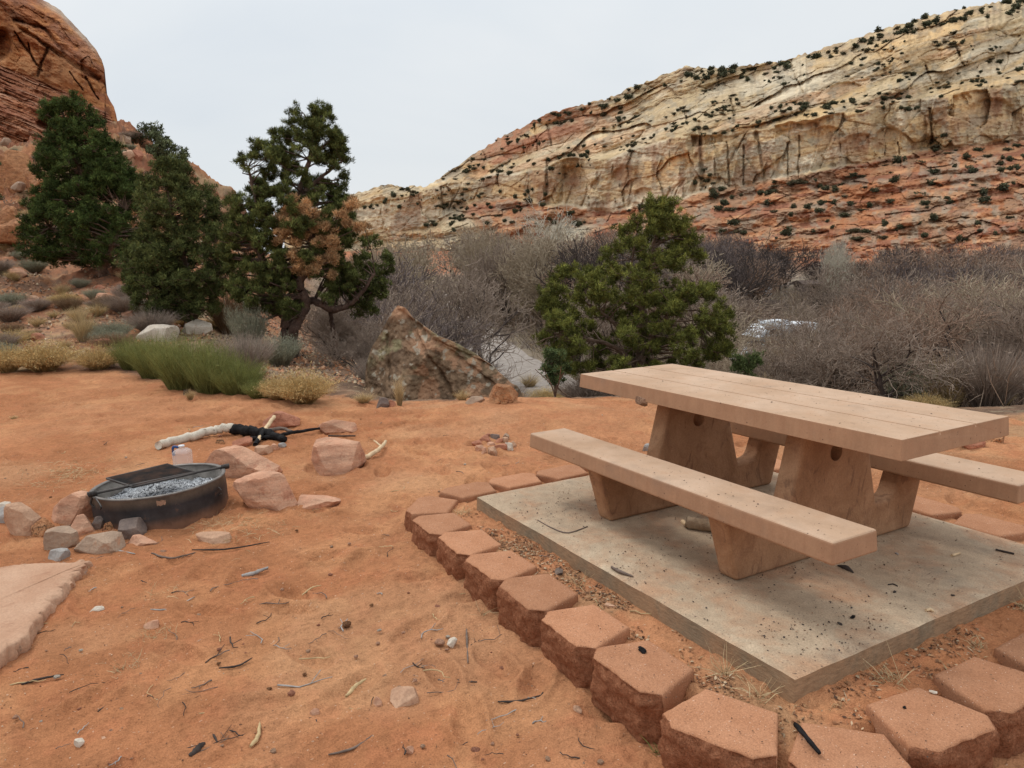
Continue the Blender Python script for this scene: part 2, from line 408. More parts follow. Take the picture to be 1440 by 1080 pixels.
    wv = nt.nodes.new('ShaderNodeTexWave'); wv.inputs['Scale'].default_value = 9; wv.inputs['Distortion'].default_value = 9; wv.inputs['Detail'].default_value = 3; nt.links.new(vv, wv.inputs[0])
    bumps(nt, b, [(f1, .5, .05), (f2, .8, .02), (f3, .7, .006), (wv.outputs[1], .2, .008)])
    me = mkmesh('ground', V, grid_faces(len(r), len(az))[:, ::-1], [m], True, c)
    o = link('ground', me); tag(o, kind='structure')
build_ground()

def build_road():
    n = len(_rp); t = np.gradient(_rp, axis=0); t /= np.linalg.norm(t, axis=1)[:, None]; nn = np.stack([-t[:, 1], t[:, 0]], 1)
    w = np.linspace(-1, 1, 9)
    P = _rp[:, None]+nn[:, None]*(w[None, :, None]*(2.1+.25*(vn(np.arange(n)*.5, np.zeros(n), None, 4)[:, None, None]-.5)))
    z = H(P[..., 0], P[..., 1], True)+.10-.03*np.abs(w)[None]
    V = np.concatenate([P, z[..., None]], -1)
    m = mat_plain('gravel road', (.36, .31, .27), .95, var=.25, scale=3, bump=[(8, .4, .04), (60, .4, .01)])
    o = link('road', mkmesh('road', V, grid_faces(n, 9), [m], True)); tag(o, kind='structure')
build_road()

# ------------------------------------------------------------------ sandstone mesa (far slope)
SKY_X = [380, 440, 500, 515, 535, 550, 562, 575, 600, 640, 660, 700, 740, 760, 800, 850, 900, 925, 950, 965, 1000, 1040, 1100, 1150, 1200, 1270, 1300, 1350, 1400, 1440, 1600, 1800]
SKY_Y = [312, 295, 272, 268, 259, 258, 264, 263, 262, 236, 222, 195, 176, 163, 152, 140, 118, 108, 98, 93, 96, 93, 85, 71, 53, 33, 24, 12, 3, -6, -30, -60]
def cuts(lst, X, Y, soft=1.):
    """sum of crack masks: (x0,y0,x1,y1,halfwidth)"""
    out = np.zeros_like(X)
    for x0, y0, x1, y1, w in lst:
        ex, ey = x1-x0, y1-y0; L2 = ex*ex+ey*ey
        t = ((X-x0)*ex+(Y-y0)*ey)/L2; tc = np.clip(t, 0, 1)
        dd = np.hypot(X-x0-tc*ex+5*(fbm(Y*.07, X*.02+x0, None, 3, 5, .6)-.5), Y-y0-tc*ey+4*(fbm(X*.07, Y*.02+y0, None, 3, 6, .6)-.5))/(.45+1.1*vn(X*.1, Y*.1, None, 9))
        out = np.maximum(out, np.exp(-(dd/w)**2)*np.where((t >= 0) & (t <= 1), 1, np.exp(-(dd/w)**2)))
    return out
def integrate(X, Y, d0, slope, cam_z=CAM[2]):
    """depth of each point of a slope seen at (X,Y), rows go upward"""
    hor = 371-(X-720)*.0205
    tanE = (hor-Y)/F
    D = np.zeros_like(X); D[0] = d0
    for i in range(1, len(Y)):
        dt = tanE[i]-tanE[i-1]
        sl = np.maximum(slope[i], np.arctan(np.maximum(tanE[i], 0))+math.radians(7))
        cot = 1/np.tan(sl)
        D[i] = D[i-1]*(1+cot*dt/(1-cot*tanE[i]))
    return D
def build_mesa():
    xs = np.concatenate([np.arange(400, 1460, .95), np.arange(1460, 1800, 4)]); n = 520
    v = np.linspace(0, 1, n)[:, None]
    sky = np.interp(xs, SKY_X, SKY_Y)+3.2*(fbm(xs*.09, xs*0, None, 4, 3)-.5)+3.5*(vn(xs*.22, xs*0+3, None, 8)-.5)
    bot = np.full_like(xs, 385.)
    Y = bot+(sky-bot)*v; X = np.broadcast_to(xs, Y.shape).copy()
    wt = np.interp(xs, [380, 500, 560, 620, 700, 760, 830, 900, 960, 1010, 1060, 1110, 1180, 1300, 1440, 1800], [300, 285, 275, 262, 244, 232, 222, 208, 190, 186, 182, 172, 160, 140, 118, 60])
    wt = wt+7*(fbm(xs*.03, xs*0, None, 3, 12)-.5)*2
    wb = np.interp(xs, [380, 500, 600, 640, 700, 760, 860, 950, 1000, 1080, 1150, 1200, 1300, 1440, 1800], [350, 335, 318, 292, 272, 290, 296, 285, 268, 256, 240, 232, 212, 196, 140])
    wb = wb+5*(fbm(xs*.05, xs*0, None, 3, 22)-.5)*2
    warpx = X+16*(fbm(X*.02, Y*.02, None, 3, 55)-.5); warpy = Y+9*(fbm(X*.018, Y*.03, None, 3, 56)-.5)
    tb = warpy+.33*warpx                      # bedding coordinate of the slickrock
    tw = warpy+.14*warpx                      # bedding of the wall
    bed = fbm(X*.006, tb*.16, None, 5, 61, .6); bedf = fbm(X*.012, tb*.5, None, 4, 62, .6)
    wall = ss(0, 5, wb-Y)*ss(0, 4, Y-wt)
    above = ss(-2, 5, wt-Y); base = ss(-5, 3, Y-wb)
    jn = fbm(warpx*.05, Y*.012, None, 4, 71, .6); jr = fbm(warpx*.09, Y*.016, None, 3, 72, ridged=True)
    blk = fbm(X*.05, Y*.06, None, 4, 91, .6)
    # slopes in degrees
    bed = fbm(X*.004, tb*.06, None, 4, 61, .5)
    s_above = 30+30*ss(.54, .60, bed)+12*ss(.52, .6, bedf)-8*ss(.35, .25, bed)
    s_above = np.where(wt-Y < 9, s_above*.55+8, s_above)
    s_wall = 85-14*ss(.5, .7, fbm(X*.01, tw*.12, None, 4, 81))-22*ss(8, 0, Y-wt)
    s_base = 24+50*ss(.50, .58, fbm(X*.008, (Y+.16*X+6*(fbm(X*.02, Y*.02, None, 3, 4)-.5)*2)*.16, None, 4, 88))
    slope = np.radians(s_above*above+s_wall*wall+s_base*base+50*np.clip(1-above-wall-base, 0, 1))
    d0 = np.interp(xs, [380, 500, 700, 800, 950, 1200, 1440, 1800], [430, 400, 330, 290, 230, 190, 175, 165])
    D = hsmooth(hsmooth(integrate(X, Y, d0, slope), 14), 9)
    # bring columns that wander back together a little
    k = np.ones(41)/41
    # relief
    px = D/F
    cr = [(770, 225, 768, 272, 2.2), (794, 236, 787, 284, 2.6), (621, 262, 624, 306, 2.), (983, 172, 988, 262, 2.6), (1064, 186, 1077, 262, 2.6), (1306, 152, 1313, 212, 1.9),
          (700, 238, 702, 262, 1.5), (1022, 200, 1026, 262, 1.2), (1045, 205, 1046, 260, 1.2), (1124, 190, 1122, 250, 1.2), (1106, 200, 1108, 252, 1.), (1262, 200, 1266, 232, 1.),
          (1270, 0, 1276, 52, 1.4), (1340, 60, 1356, 92, 1.6), (1300, 92, 1312, 120, 1.2),
          (1028, 140, 1034, 172, 2.0), (960, 150, 968, 178, 1.6), (1110, 88, 1130, 130, 1.2), (870, 176, 902, 160, 1.2), (668, 190, 690, 236, 1.), (752, 176, 757, 214, 1.6), (770, 176, 776, 210, 1.4), (735, 190, 738, 214, 1.3)]
    ck = cuts(cr, X, Y)
    disp = wall*(2.3*(jn-.5)*2+1.5*(-ss(.86, .97, jr)))*px*5
    disp += wall*px*2.2*(fbm(X*.02, tw*.16, None, 4, 92)-.5)*2
    vj = ss(.80, .95, fbm(warpx*.045+.02*Y, Y*.006, None, 3, 172, ridged=True))*ss(.35, .6, vn(X*.02, Y*.03, None, 173)); disp += wall*px*7*vj
    # buttress rounding and shallow alcoves on the wall
    alc = 0
    for ax, ay, rx, ry in ((1210, 210, 34, 24), (1250, 196, 22, 20), (805, 250, 14, 20), (880, 250, 22, 18), (1160, 190, 30, 14), (1395, 158, 36, 22), (1135, 176, 18, 8), (975, 200, 12, 12), (640, 290, 20, 9), (905, 275, 14, 12), (1190, 128, 30, 14)):
        q = np.sqrt(((X-ax)/rx)**2+((Y-ay)/ry)**2); alc = alc+ss(1.0, .72, q)*ss(-.9, .5, -(Y-ay)/ry+.4)
    disp += alc*px*7
    wa, wb2, wid = worley(warpx/84+.4*(fbm(X*.03, Y*.03, None, 3, 201)-.5), (tb+8*(fbm(X*.04, Y*.04, None, 3, 202)-.5))/25., 5)
    gap = ss(.13, .0, wb2-wa)
    disp += above*px*(14*wa*wa+20*(wid-.5)+1.3*gap*ss(.4, .6, vn(X*.03, Y*.03, None, 211)))
    wa3, wb3, wid3 = worley(warpx/30+.5*(fbm(X*.06, Y*.06, None, 3, 203)-.5), (tb+5*(fbm(X*.08, Y*.08, None, 3, 204)-.5))/11., 6)
    rough_ = ss(.45, .6, fbm(X*.012, tb*.03, None, 3, 205)); gap3 = ss(.14, .0, wb3-wa3)*rough_
    disp += above*px*rough_*(4*wa3*wa3+6*(wid3-.5)+1.0*gap3)
    wa4, wb4, wid4 = worley(warpx/46+.4*(fbm(X*.05, Y*.02, None, 3, 206)-.5), (tw+6*(fbm(X*.04, Y*.04, None, 3, 207)-.5))/44., 7); gap4 = ss(.08, .0, wb4-wa4)
    disp += wall*px*(8*wa4*wa4+15*(wid4-.5)+.6*gap4)
    disp += above*px*(4*(fbm(X*.03, tb*.09, None, 4, 93, .5)-.5)*2+2.2*(fbm(X*.07, tb*.3, None, 3, 94, .55)-.5)*2)
    w5, w6, w7 = worley(warpx/26, (Y+.1*X)/9., 8); disp += base*px*(10*(fbm(X*.06, Y*.11, None, 5, 95, .6)-.5)*2+9*(w7-.5)+6*w5*w5)
    disp += px*2.2*(fbm(X*.25, Y*.3, None, 3, 96)-.5)*2
    disp += ck*px*9
    D2 = D+disp*1.15
    hor = 371-(X-720)*.0205
    rr = rays(X, Y); tt = D2/(rr@FH); P = CAM+rr*tt[..., None]
    # behind the crest: fold back and down
    back = []
    for kx in range(1, 7):
        e = (P[-1]-CAM)*[1, 1, 0]; e /= np.linalg.norm(e, axis=1)[:, None]; q = P[-1]+e*(kx*kx*2.2); q[:, 2] -= kx*kx*.9; back.append(q)
    Pall = np.concatenate([P, np.array(back)])
    # ---- albedo
    n1 = fbm(X*.012, tb*.03, None, 4, 111); n2 = fbm(X*.02, tb*.12, None, 5, 112, .6); n3 = fbm(X*.1, Y*.12, None, 4, 113, .6)
    cream = np.array([.58, .435, .255]); pale = np.array([.66, .56, .41]); ochre = np.array([.62, .40, .19]); pink = np.array([.64, .42, .26]); red = np.array([.38, .15, .07]); brown = np.array([.26, .155, .10])
    c = mixc(cream, ochre, ss(.48, .62, n1)*.65)
    c = mixc(c, pale, ss(.52, .66, fbm(X*.01, tb*.05, None, 4, 114))*.8)
    c = mixc(c, pink, ss(.55, .66, fbm(X*.005, tb*.045, None, 3, 115))*above*.8)
    c = c*(.88+.24*np.where(above > .5, wid, wid4))[..., None]
    c = mixc(c, [.56, .44, .29], ss(.45, .6, n2)*.4)
    c = mixc(c, [.34, .25, .16], np.clip((gap*above*.25+gap3*above*.15+gap4*wall*.1)*ss(.4, .6, vn(X*.03, Y*.03, None, 211)), 0, 1))
    # thin dark bedding traces
    c = mixc(c, [.30, .21, .13], ss(.62, .70, fbm(X*.010, tb*.42, None, 4, 116, .6))*above*.4)
    c = mixc(c, [.30, .22, .15], ss(.60, .72, n3)*.45)
    # desert varnish on the wall
    c = mixc(c, [.33, .20, .13], wall*ss(.54, .66, fbm(X*.05, Y*.02, None, 4, 117))*.65)
    va = 0
    for ax, ay, rx, ry, k_ in ((1215, 203, 36, 22, .9), (1180, 196, 34, 10, .7), (806, 255, 15, 16, .9), (1400, 150, 30, 18, .8), (1052, 208, 7, 14, .8), (985, 215, 5, 22, .7), (868, 240, 8, 16, .7), (894, 262, 22, 12, .5), (1365, 170, 50, 12, .7)):
        va = np.maximum(va, k_*np.exp(-((X-ax)/rx)**2-((Y-ay)/ry)**2)*ss(.3, .6, fbm(X*.08, Y*.06, None, 4, 118)+.12))
    c = mixc(c, [.32, .165, .095], va)
    # red rock: base, and the left crest
    rb = ss(-3, 3, Y-wb+5*(n3-.5))
    redv = mixc(mixc(red, [.50, .25, .13], ss(.45, .6, n2)), [.30, .12, .07], ss(.46, .6, fbm(X*.02, (Y+.1*X)*.22, None, 4, 119)))
    redv = mixc(redv, [.50, .33, .20], ss(.54, .66, n3)*.2); redv = mixc(redv, [.30, .20, .13], ss(.5, .62, fbm(X*.05, Y*.07, None, 4, 321))*.6)
    redv = mixc(redv, [.50, .42, .30], ss(.45, .62, fbm(X*.02, Y*.04, None, 3, 120))*ss(960, 860, X)*(1-.85*np.exp(-((X-700)/55)**2-((Y-296)/18)**2)))
    c = mixc(c, redv, rb*np.clip(ss(380, 650, X)+.2, 0, 1)*.95)
    c = mixc(c, cream*.85, rb*ss(760, 600, X)*(1-np.exp(-((X-700)/60)**2-((Y-294)/20)**2))*ss(.3, .6, n3+.1)*.8)
    c = mixc(c, [.30, .20, .13], wall*vj*.4)
    crest = ss(640, 700, X)*ss(860, 800, X)*ss(-6, 14, sky[None]+44-Y)*ss(.40, .6, fbm(X*.02, tb*.06, None, 4, 121)+.05)
    c = mixc(c, [.40, .17, .10], crest*.85)
    hd = ss(36, 6, Y-(sky[None]))*ss(560, 640, X)*ss(.45, .6, n3)*.5; c = mixc(c, [.38, .26, .17], hd)
    c = mixc(c, [.24, .17, .12], ck*.2)
    c = mixc(c, [.33, .29, .22], ss(.57, .67, fbm(X*.07, Y*.09, None, 4, 122))*.5)
    call = np.concatenate([c, np.repeat(c[-1:], 6, 0)])
    m = mat_attr('sandstone', .95, (.35, .22), ((.6, .7, .6), (2.5, .5, .15)), .05)
    me = mkmesh('mesa', Pall, grid_faces(len(Pall), len(xs)), [m], False, call)
    o = link('mesa', me); tag(o, kind='structure')
    return xs, Y, P, sky, wt, wb
MESA = build_mesa()

# ------------------------------------------------------------------ red cliff (left)
def build_cliff():
    xs = np.concatenate([np.arange(-420, -20, 3), np.arange(-20, 120, .8), np.arange(120, 178, .3)]); n = 420
    v = np.linspace(0, 1, n)[:, None]
    sky = np.interp(xs, [-420, -200, 0, 30, 60, 85, 100, 120, 135, 143, 147, 149, 155, 160, 163, 167, 172, 178], [-200, -120, -45, -20, 0, 14, 30, 52, 70, 84, 98, 130, 142, 150, 160, 180, 186, 196])
    sky = sky+3*(fbm(xs*.1, xs*0, None, 3, 5)-.5)
    bot = np.full_like(xs, 262.)
    Y = bot+(sky-bot)*v; X = np.broadcast_to(xs, Y.shape).copy()
    # surfaces: lower ledges below line L1, smooth overhung face, cap above L2
    L1 = np.interp(xs, [-420, 0, 40, 80, 120, 150, 178], [-60, 92, 106, 124, 142, 158, 190])
    L2 = np.interp(xs, [-420, 0, 20, 50, 90, 120, 145, 178], [-160, 8, 28, 48, 76, 96, 112, 150])+4*(fbm(xs*.08, xs*0, None, 3, 6)-.5)
    wx = X+8*(fbm(X*.03, Y*.03, None, 3, 7)-.5)
    low = ss(-2, 2, Y-L1); cap = ss(-2, 2, L2-Y); face = np.clip(1-low-cap, 0, 1)
    tl = Y-.42*wx
    sl_low = 30+50*ss(.48, .56, fbm(X*.01, tl*.22, None, 4, 8, .6))
    sl_cap = 38+40*ss(.48, .6, fbm(X*.02, tl*.12, None, 4, 9))
    slope = np.radians(sl_low*low+89*face+sl_cap*cap)
    D = hsmooth(integrate(X, Y, np.interp(xs, [-420, 0, 178], [60, 66, 69]), slope), 22); D = hsmooth(D, 12)
    px = D/F
    alc = 0
    for ax, ay, rx, ry in ((2, 62, 18, 26), (95, 150, 30, 10), (70, 175, 25, 9), (88, 185, 12, 9)):
        q = np.sqrt(((X-ax)/rx)**2+((Y-ay)/ry)**2); alc = alc+ss(1.0, .6, q)
    disp = px*(alc*26+cap*-10*ss(0, 14, L2-Y)*ss(60, 10, L2-Y)+14*(fbm(X*.03, tl*.06, None, 5, 10, .55)-.5)*2*(1-.45*face)+5*(fbm(X*.12, tl*.25, None, 4, 11, .6)-.5)*2*(1-.5*face))
    ca_, cb_, ci_ = worley(wx/30, tl/22, 3); disp += px*(8*ca_*ca_+12*(ci_-.5))*(1-.35*face)
    disp += px*16*np.exp(-((Y-L2-5)/3.2)**2)*ss(10, 40, X)
    disp += px*low*8*(fbm(X*.03, tl*.6, None, 3, 12)-.5)*2
    ck = cuts([(20, 45, 60, 100, 1.2), (66, 68, 52, 108, 1.6), (38, 60, 50, 92, .9), (98, 100, 118, 128, 1.1), (120, 108, 138, 140, 1.), (20, 28, 62, 40, 2.4), (62, 40, 92, 76, 2.2), (92, 78, 140, 110, 2.2)], X, Y)
    disp += ck*px*14
    edge = np.interp(Y, [-60, 0, 14, 30, 52, 70, 84, 98, 130, 142, 150, 160, 180, 196], [0, 60, 85, 100, 120, 135, 143, 147, 149, 155, 160, 163, 167, 178])
    disp += px*60*np.exp(-np.maximum(edge-X, 0)/9.)
    D2 = D+disp
    rr = rays(X, Y); tt = D2/(rr@FH); P = CAM+rr*tt[..., None]
    back = []
    for k in range(1, 6):
        e = (P[-1]-CAM)*[1, 1, 0]; e /= np.linalg.norm(e, axis=1)[:, None]; q = P[-1]+e*(k*k*1.2); q[:, 2] -= k*k*.35; back.append(q)
    # close the right hand edge by running it back
    Pall = np.concatenate([P, np.array(back)])
    side = [Pall[:, -1:]+np.array([FH[0]*k*k*1.2-RT[0]*k*k*1.3, FH[1]*k*k*1.2-RT[1]*k*k*1.3, -k*1.2]) for k in range(1, 6)]
    n2 = fbm(X*.03, tl*.08, None, 5, 13, .6); n3 = fbm(X*.15, Y*.15, None, 4, 14)
    c = mixc([.45, .195, .080], [.30, .115, .052], ss(.42, .6, n2))
    c = mixc(c, [.50, .25, .12], ss(.5, .65, fbm(X*.02, Y*.03, None, 4, 15))*face*.7)
    c = c*(.8+.4*ci_)[..., None]
    c = mixc(c, [.30, .12, .075], low*.6)
    c = mixc(c, [.46, .26, .17], low*ss(.55, .68, fbm(X*.02, tl*.7, None, 4, 16))*.8)
    c = mixc(c, [.45, .40, .33], ss(12, 3, Y-sky[None])*ss(148, 120, X)*ss(40, 80, X)*.7)
    c = mixc(c, [.22, .10, .06], ss(.6, .74, n3)*.45+ck*.7*(1-ss(.6, .74, n3)))
    c = mixc(c, [.24, .12, .08], cap*ss(.5, .62, fbm(X*.05, tl*.1, None, 4, 17))*.5)
    call = np.concatenate([c, np.repeat(c[-1:], 5, 0)])
    Pall = np.concatenate([Pall]+side, 1); call = np.concatenate([call]+[call[:, -1:]]*5, 1)
    m = mat_attr('red cliff rock', .95, (.9, .3), ((.5, .8, .6), (2.5, .8, .18), (10, .4, .04)), .05)
    o = link('red_cliff', mkmesh('red_cliff', Pall, grid_faces(*Pall.shape[:2]), [m], False, call)); tag(o, kind='structure')
build_cliff()

# ------------------------------------------------------------------ slab and retaining blocks
def slab():
    L, Wd, T = 2.502, 2.03, .30
    nx, ny = 90, 74
    X, Y = np.meshgrid(np.linspace(0, L, nx), np.linspace(0, Wd, ny))
    bm = bmesh.new(); bmesh.ops.create_cube(bm, size=1)
    for v_ in bm.verts: v_.co = Vector(((v_.co.x+.5)*L, (v_.co.y+.5)*Wd, (v_.co.z-.5)*T))
    bmesh.ops.subdivide_edges(bm, edges=bm.edges[:], cuts=40, use_grid_fill=True)
    for v_ in bm.verts:
        x, y, z = v_.co
        w = (fbm(np.array([x*7]), np.array([y*7]), np.array([z*7]), 3, 3)[0]-.5)
        if z < -.001:
            v_.co.x += w*.012; v_.co.y += w*.012
        # worn arris
        e = min(x, L-x, y, Wd-y)
        if z > -.001 and e < .012:
            v_.co.z -= .006+.012*max(0, w)
            v_.co.x += .006*(1 if x < .01 else -1 if x > L-.01 else 0); v_.co.y += .006*(1 if y < .01 else -1 if y > Wd-.01 else 0)
    m, nt, b = newmat('weathered concrete'); v = coords(nt)
    n = tnoise(nt, v, 1.3, 6, .6); n2 = tnoise(nt, v, 3.3, 6, .65, .4); n3 = tnoise(nt, v, 140, 3, .6); n4 = tnoise(nt, v, 14, 5, .6)
    c = mixn(nt, ramp(nt, n, [(.36, 0.), (.64, 1.)]), (.41, .295, .195), (.53, .41, .285))
    c = mixn(nt, ramp(nt, n2, [(.46, 0.), (.64, .8)]), c, (.44, .25, .145))       # red dust
    c = mixn(nt, ramp(nt, tnoise(nt, v, 2.1, 4, .6), [(.56, 0.), (.7, .6)]), c, (.20, .16, .12))   # dark stains
    c = mixn(nt, 1., c, ramp(nt, n3, [(.3, .76), (.7, 1.16)]), 'MULTIPLY')
    c = mixn(nt, 1., c, ramp(nt, n4, [(.35, .86), (.7, 1.1)]), 'MULTIPLY')
    sp = tnoise(nt, v, 75, 1, .5); c = mixn(nt, ramp(nt, sp, [(.70, 0.), (.73, .8)]), c, (.10, .065, .05))
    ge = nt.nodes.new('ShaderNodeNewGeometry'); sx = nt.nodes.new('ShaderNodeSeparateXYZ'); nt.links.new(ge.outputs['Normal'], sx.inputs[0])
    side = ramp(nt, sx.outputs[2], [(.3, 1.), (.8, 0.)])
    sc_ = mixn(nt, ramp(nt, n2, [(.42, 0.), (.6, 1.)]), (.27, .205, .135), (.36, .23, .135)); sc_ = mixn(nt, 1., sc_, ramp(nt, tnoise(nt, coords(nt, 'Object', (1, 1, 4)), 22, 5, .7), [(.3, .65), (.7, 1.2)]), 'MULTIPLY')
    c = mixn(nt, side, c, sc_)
    nt.links.new(c, b.inputs['Base Color']); b.inputs['Roughness'].default_value = .9
    bumps(nt, b, [(n4, .35, .01), (n3, .4, .003), (tnoise(nt, coords(nt, 'Object', (1, 1, 3)), 30, 5, .7), .4, .006)])
    o = link('concrete_pad', bm_mesh('concrete_pad', bm, m)); tag(o, 'rectangular grey concrete pad dusted with red sand under the picnic table', 'concrete pad')
slab()

def block_mats():
    m, nt, b = newmat('block top'); v = coords(nt); oi = nt.nodes.new('ShaderNodeObjectInfo')
    n3 = tnoise(nt, v, 190, 3, .65); n = tnoise(nt, v, 7, 4, .6)
    c = mixn(nt, ramp(nt, n, [(.35, 0.), (.65, 1.)]), (.40, .185, .098), (.46, .225, .125))
    c = mixn(nt, 1., c, ramp(nt, oi.outputs['Random'], [(0, .86), (1, 1.1)]), 'MULTIPLY')
    c = mixn(nt, 1., c, ramp(nt, n3, [(.3, .74), (.7, 1.2)]), 'MULTIPLY')
    c = mixn(nt, ramp(nt, tnoise(nt, v, 120, 1, .5), [(.72, 0.), (.75, .7)]), c, (.7, .5, .38))
    c = mixn(nt, ramp(nt, tnoise(nt, v, 85, 1, .5), [(.72, 0.), (.745, .75)]), c, (.12, .06, .04))
    nt.links.new(c, b.inputs['Base Color']); b.inputs['Roughness'].default_value = .95; b.inputs['Specular IOR Level'].default_value = .1
    bumps(nt, b, [(n3, .6, .003), (tnoise(nt, v, 50, 3, .6), .4, .004)])
    m2, nt, b = newmat('block split face'); v = coords(nt)
    n = tnoise(nt, v, 45, 5, .7); n3 = tnoise(nt, v, 160, 3, .7)
    c = mixn(nt, ramp(nt, n, [(.35, 0.), (.65, 1.)]), (.27, .105, .053), (.42, .185, .10))
    c = mixn(nt, 1., c, ramp(nt, n3, [(.3, .7), (.7, 1.25)]), 'MULTIPLY')
    nt.links.new(c, b.inputs['Base Color']); b.inputs['Roughness'].default_value = 1.; b.inputs['Specular IOR Level'].default_value = .05
    bumps(nt, b, [(n, 1., .02), (n3, .9, .006)])
    return [m, m2]
BM_ = block_mats()
def block_mesh(seed, smooth_front=False):
    # outline: split front (y=-.145) with cut corners, smooth tapering rear
    out = [(-.13, .14), (-.195, -.08), (-.138, -.14), (.138, -.14), (.195, -.08), (.13, .14)]
    rough = [False, True, True, True, False, False]     # edge i -> i+1
    Hh = .2; pts = []; rf = []
    for i in range(6):
        p = np.array(out[i]); q = np.array(out[(i+1) % 6]); n = max(3, int(np.hypot(*(q-p))/.011))
        for k in range(n):
            t = k/n; pts.append(p+(q-p)*t); rf.append(rough[i] or (k == 0 and rough[i-1]))
    pts = np.array(pts); n = len(pts); nz = 18
    nrm = np.zeros_like(pts); d = np.roll(pts, -1, 0)-np.roll(pts, 1, 0); nrm[:, 0] = d[:, 1]; nrm[:, 1] = -d[:, 0]; nrm /= np.linalg.norm(nrm, axis=1)[:, None]
    if ((pts*nrm).sum(1)).mean() < 0: nrm = -nrm
    zz = np.linspace(0, -Hh, nz); V = []
    arc = np.concatenate([[0], np.cumsum(np.hypot(*(np.roll(pts, -1, 0)-pts).T))])[:-1]
    for j, z in enumerate(zz):
        w = (fbm(arc*22+seed*3.1, np.full(n, z*22), None, 4, seed, .6)-.5)*2
        big = (fbm(arc*9+seed, np.full(n, z*9), None, 2, seed+5)-.5)*2
        off = np.where(rf, w*.017+big*.010-.005+.012*min(1, j/3.)-.004, w*.001)
        if j == 0: off = np.where(rf, w*.007-.004, -.002+w*.002)
        V.append(np.column_stack([pts+nrm*off[:, None], np.full(n, z if j else -.005)+(.003*w if j == 0 else 0)]))
    top = [V[0].copy()]; c0 = pts.mean(0)
    rings = []
    for k, s in enumerate((.985, .9, .7, .4, .15, .004)):
        r = V[0].copy(); r[:, :2] = c0+(V[0][:, :2]-c0)*s; r[:, 2] = .002 if k else -.0005; r[:, :2] = c0+(V[0][:, :2]-c0)*(s if k else .965)
        rings.append(r)
    allr = rings[::-1]+V; P = np.concatenate(allr); Fc = []; mi = []
    for j in range(len(allr)-1):
        for i in range(n):
            Fc.append([j*n+i, j*n+(i+1) % n, (j+1)*n+(i+1) % n, (j+1)*n+i]); mi.append(1 if (j >= len(rings) and rf[i] and rf[(i+1) % n]) else 0)
    me = mkmesh('retaining_block', P, np.array(Fc)[:, ::-1], BM_, False, None, mi)
    return me
BLK = [block_mesh(s) for s in (1, 2, 3, 4, 5)]
def block(i, x, y, rz, z, label, tilt=(0, 0), flip=False):
    q_ = random.Random(i*7+int(x*100)); rz += q_.uniform(-2, 2); tilt = (tilt[0]+q_.uniform(-1.2, 1.2), tilt[1]+q_.uniform(-1.2, 1.2)); z += q_.uniform(-.004, .004)
    o = link('retaining_block', BLK[i % 5], None, (x, y, z), (math.radians(tilt[0]), math.radians(tilt[1]), math.radians(rz)))
    tag(o, label, 'paving block', 'red concrete retaining blocks edging the pad')
    return o
# x, y, angle (0 = split face towards the camera side), z of the top
for i, (x, y, rz, z, lab, tl) in enumerate([
    (2.50, -.335, 24, -.045, 'big red block just left of the pad\'s nearest corner, smooth dusty top', (0, 0)),
    (2.077, -.34, 1, -.048, 'red block with a small charred wood scrap lying on its top', (0, 1)),
    (1.690, -.34, 0, -.05, 'red block with a bark chip and dark flecks, second nearer after the charred scrap one', (1, 0)),
    (1.305, -.338, -2, -.05, 'red block in the middle of the left row beside a splintered wood chunk', (0, 0)),
    (.925, -.33, 1, -.055, 'red block with a single dark pebble on top, mid left row', (0, -1)),
    (.550, -.325, -2, -.055, 'red block with pale leaf scraps on top near the pad\'s left corner', (0, 0)),
    (.180, -.33, -1, -.06, 'red block at the outermost bend of the left row', (0, 0)),
    (-.175, -.235, -38, -.068, 'half buried red block turned at the pad\'s far left corner', (0, 0)),
    (2.80, -.10, 47, -.075, 'red block at the bottom edge with a black stick resting on its top', (0, 0)),
    (2.835, .265, 84, -.05, 'red block right of the black stick, cut corner facing the viewer', (0, 0)),
    (2.835, .66, 91, -.055, 'red block near the right frame edge with grass scraps behind it', (0, 0)),
    (2.84, 1.06, 90, -.055, 'rightmost red block on the near side, partly outside the frame', (0, 0)),
    (2.84, 1.46, 90, -.055, None, (0, 0))]):
    if lab: block(i, x, y, rz, z, lab, tl)
# far rows: sunk almost flush in the sand
for i, (x, y, rz, lab) in enumerate([
    (-.33, .12, -88, 'flush red block half covered by a tuft of straw behind the pad\'s left corner'),
    (-.34, .50, -90, 'flush sandy red block behind the pad, left of the exposed block side'),
    (-.33, .90, -90, 'flush red block behind the pad showing a dark side towards the slab'),
    (-.34, 1.30, -90, 'flush red block behind the near bench\'s left leg'),
    (.35, 2.33, 180, 'flush red block seen between the far table legs'),
    (.75, 2.33, 180, 'flush red block seen under the far bench'),
    (1.55, 2.35, 181, 'flush flat red paver right behind the pad\'s far edge'),
    (1.95, 2.33, 178, 'flush flat red paver nearest the right frame edge behind the pad')]):
    block(i+2, x, y, rz, -.062 if i < 4 else -.058, lab)

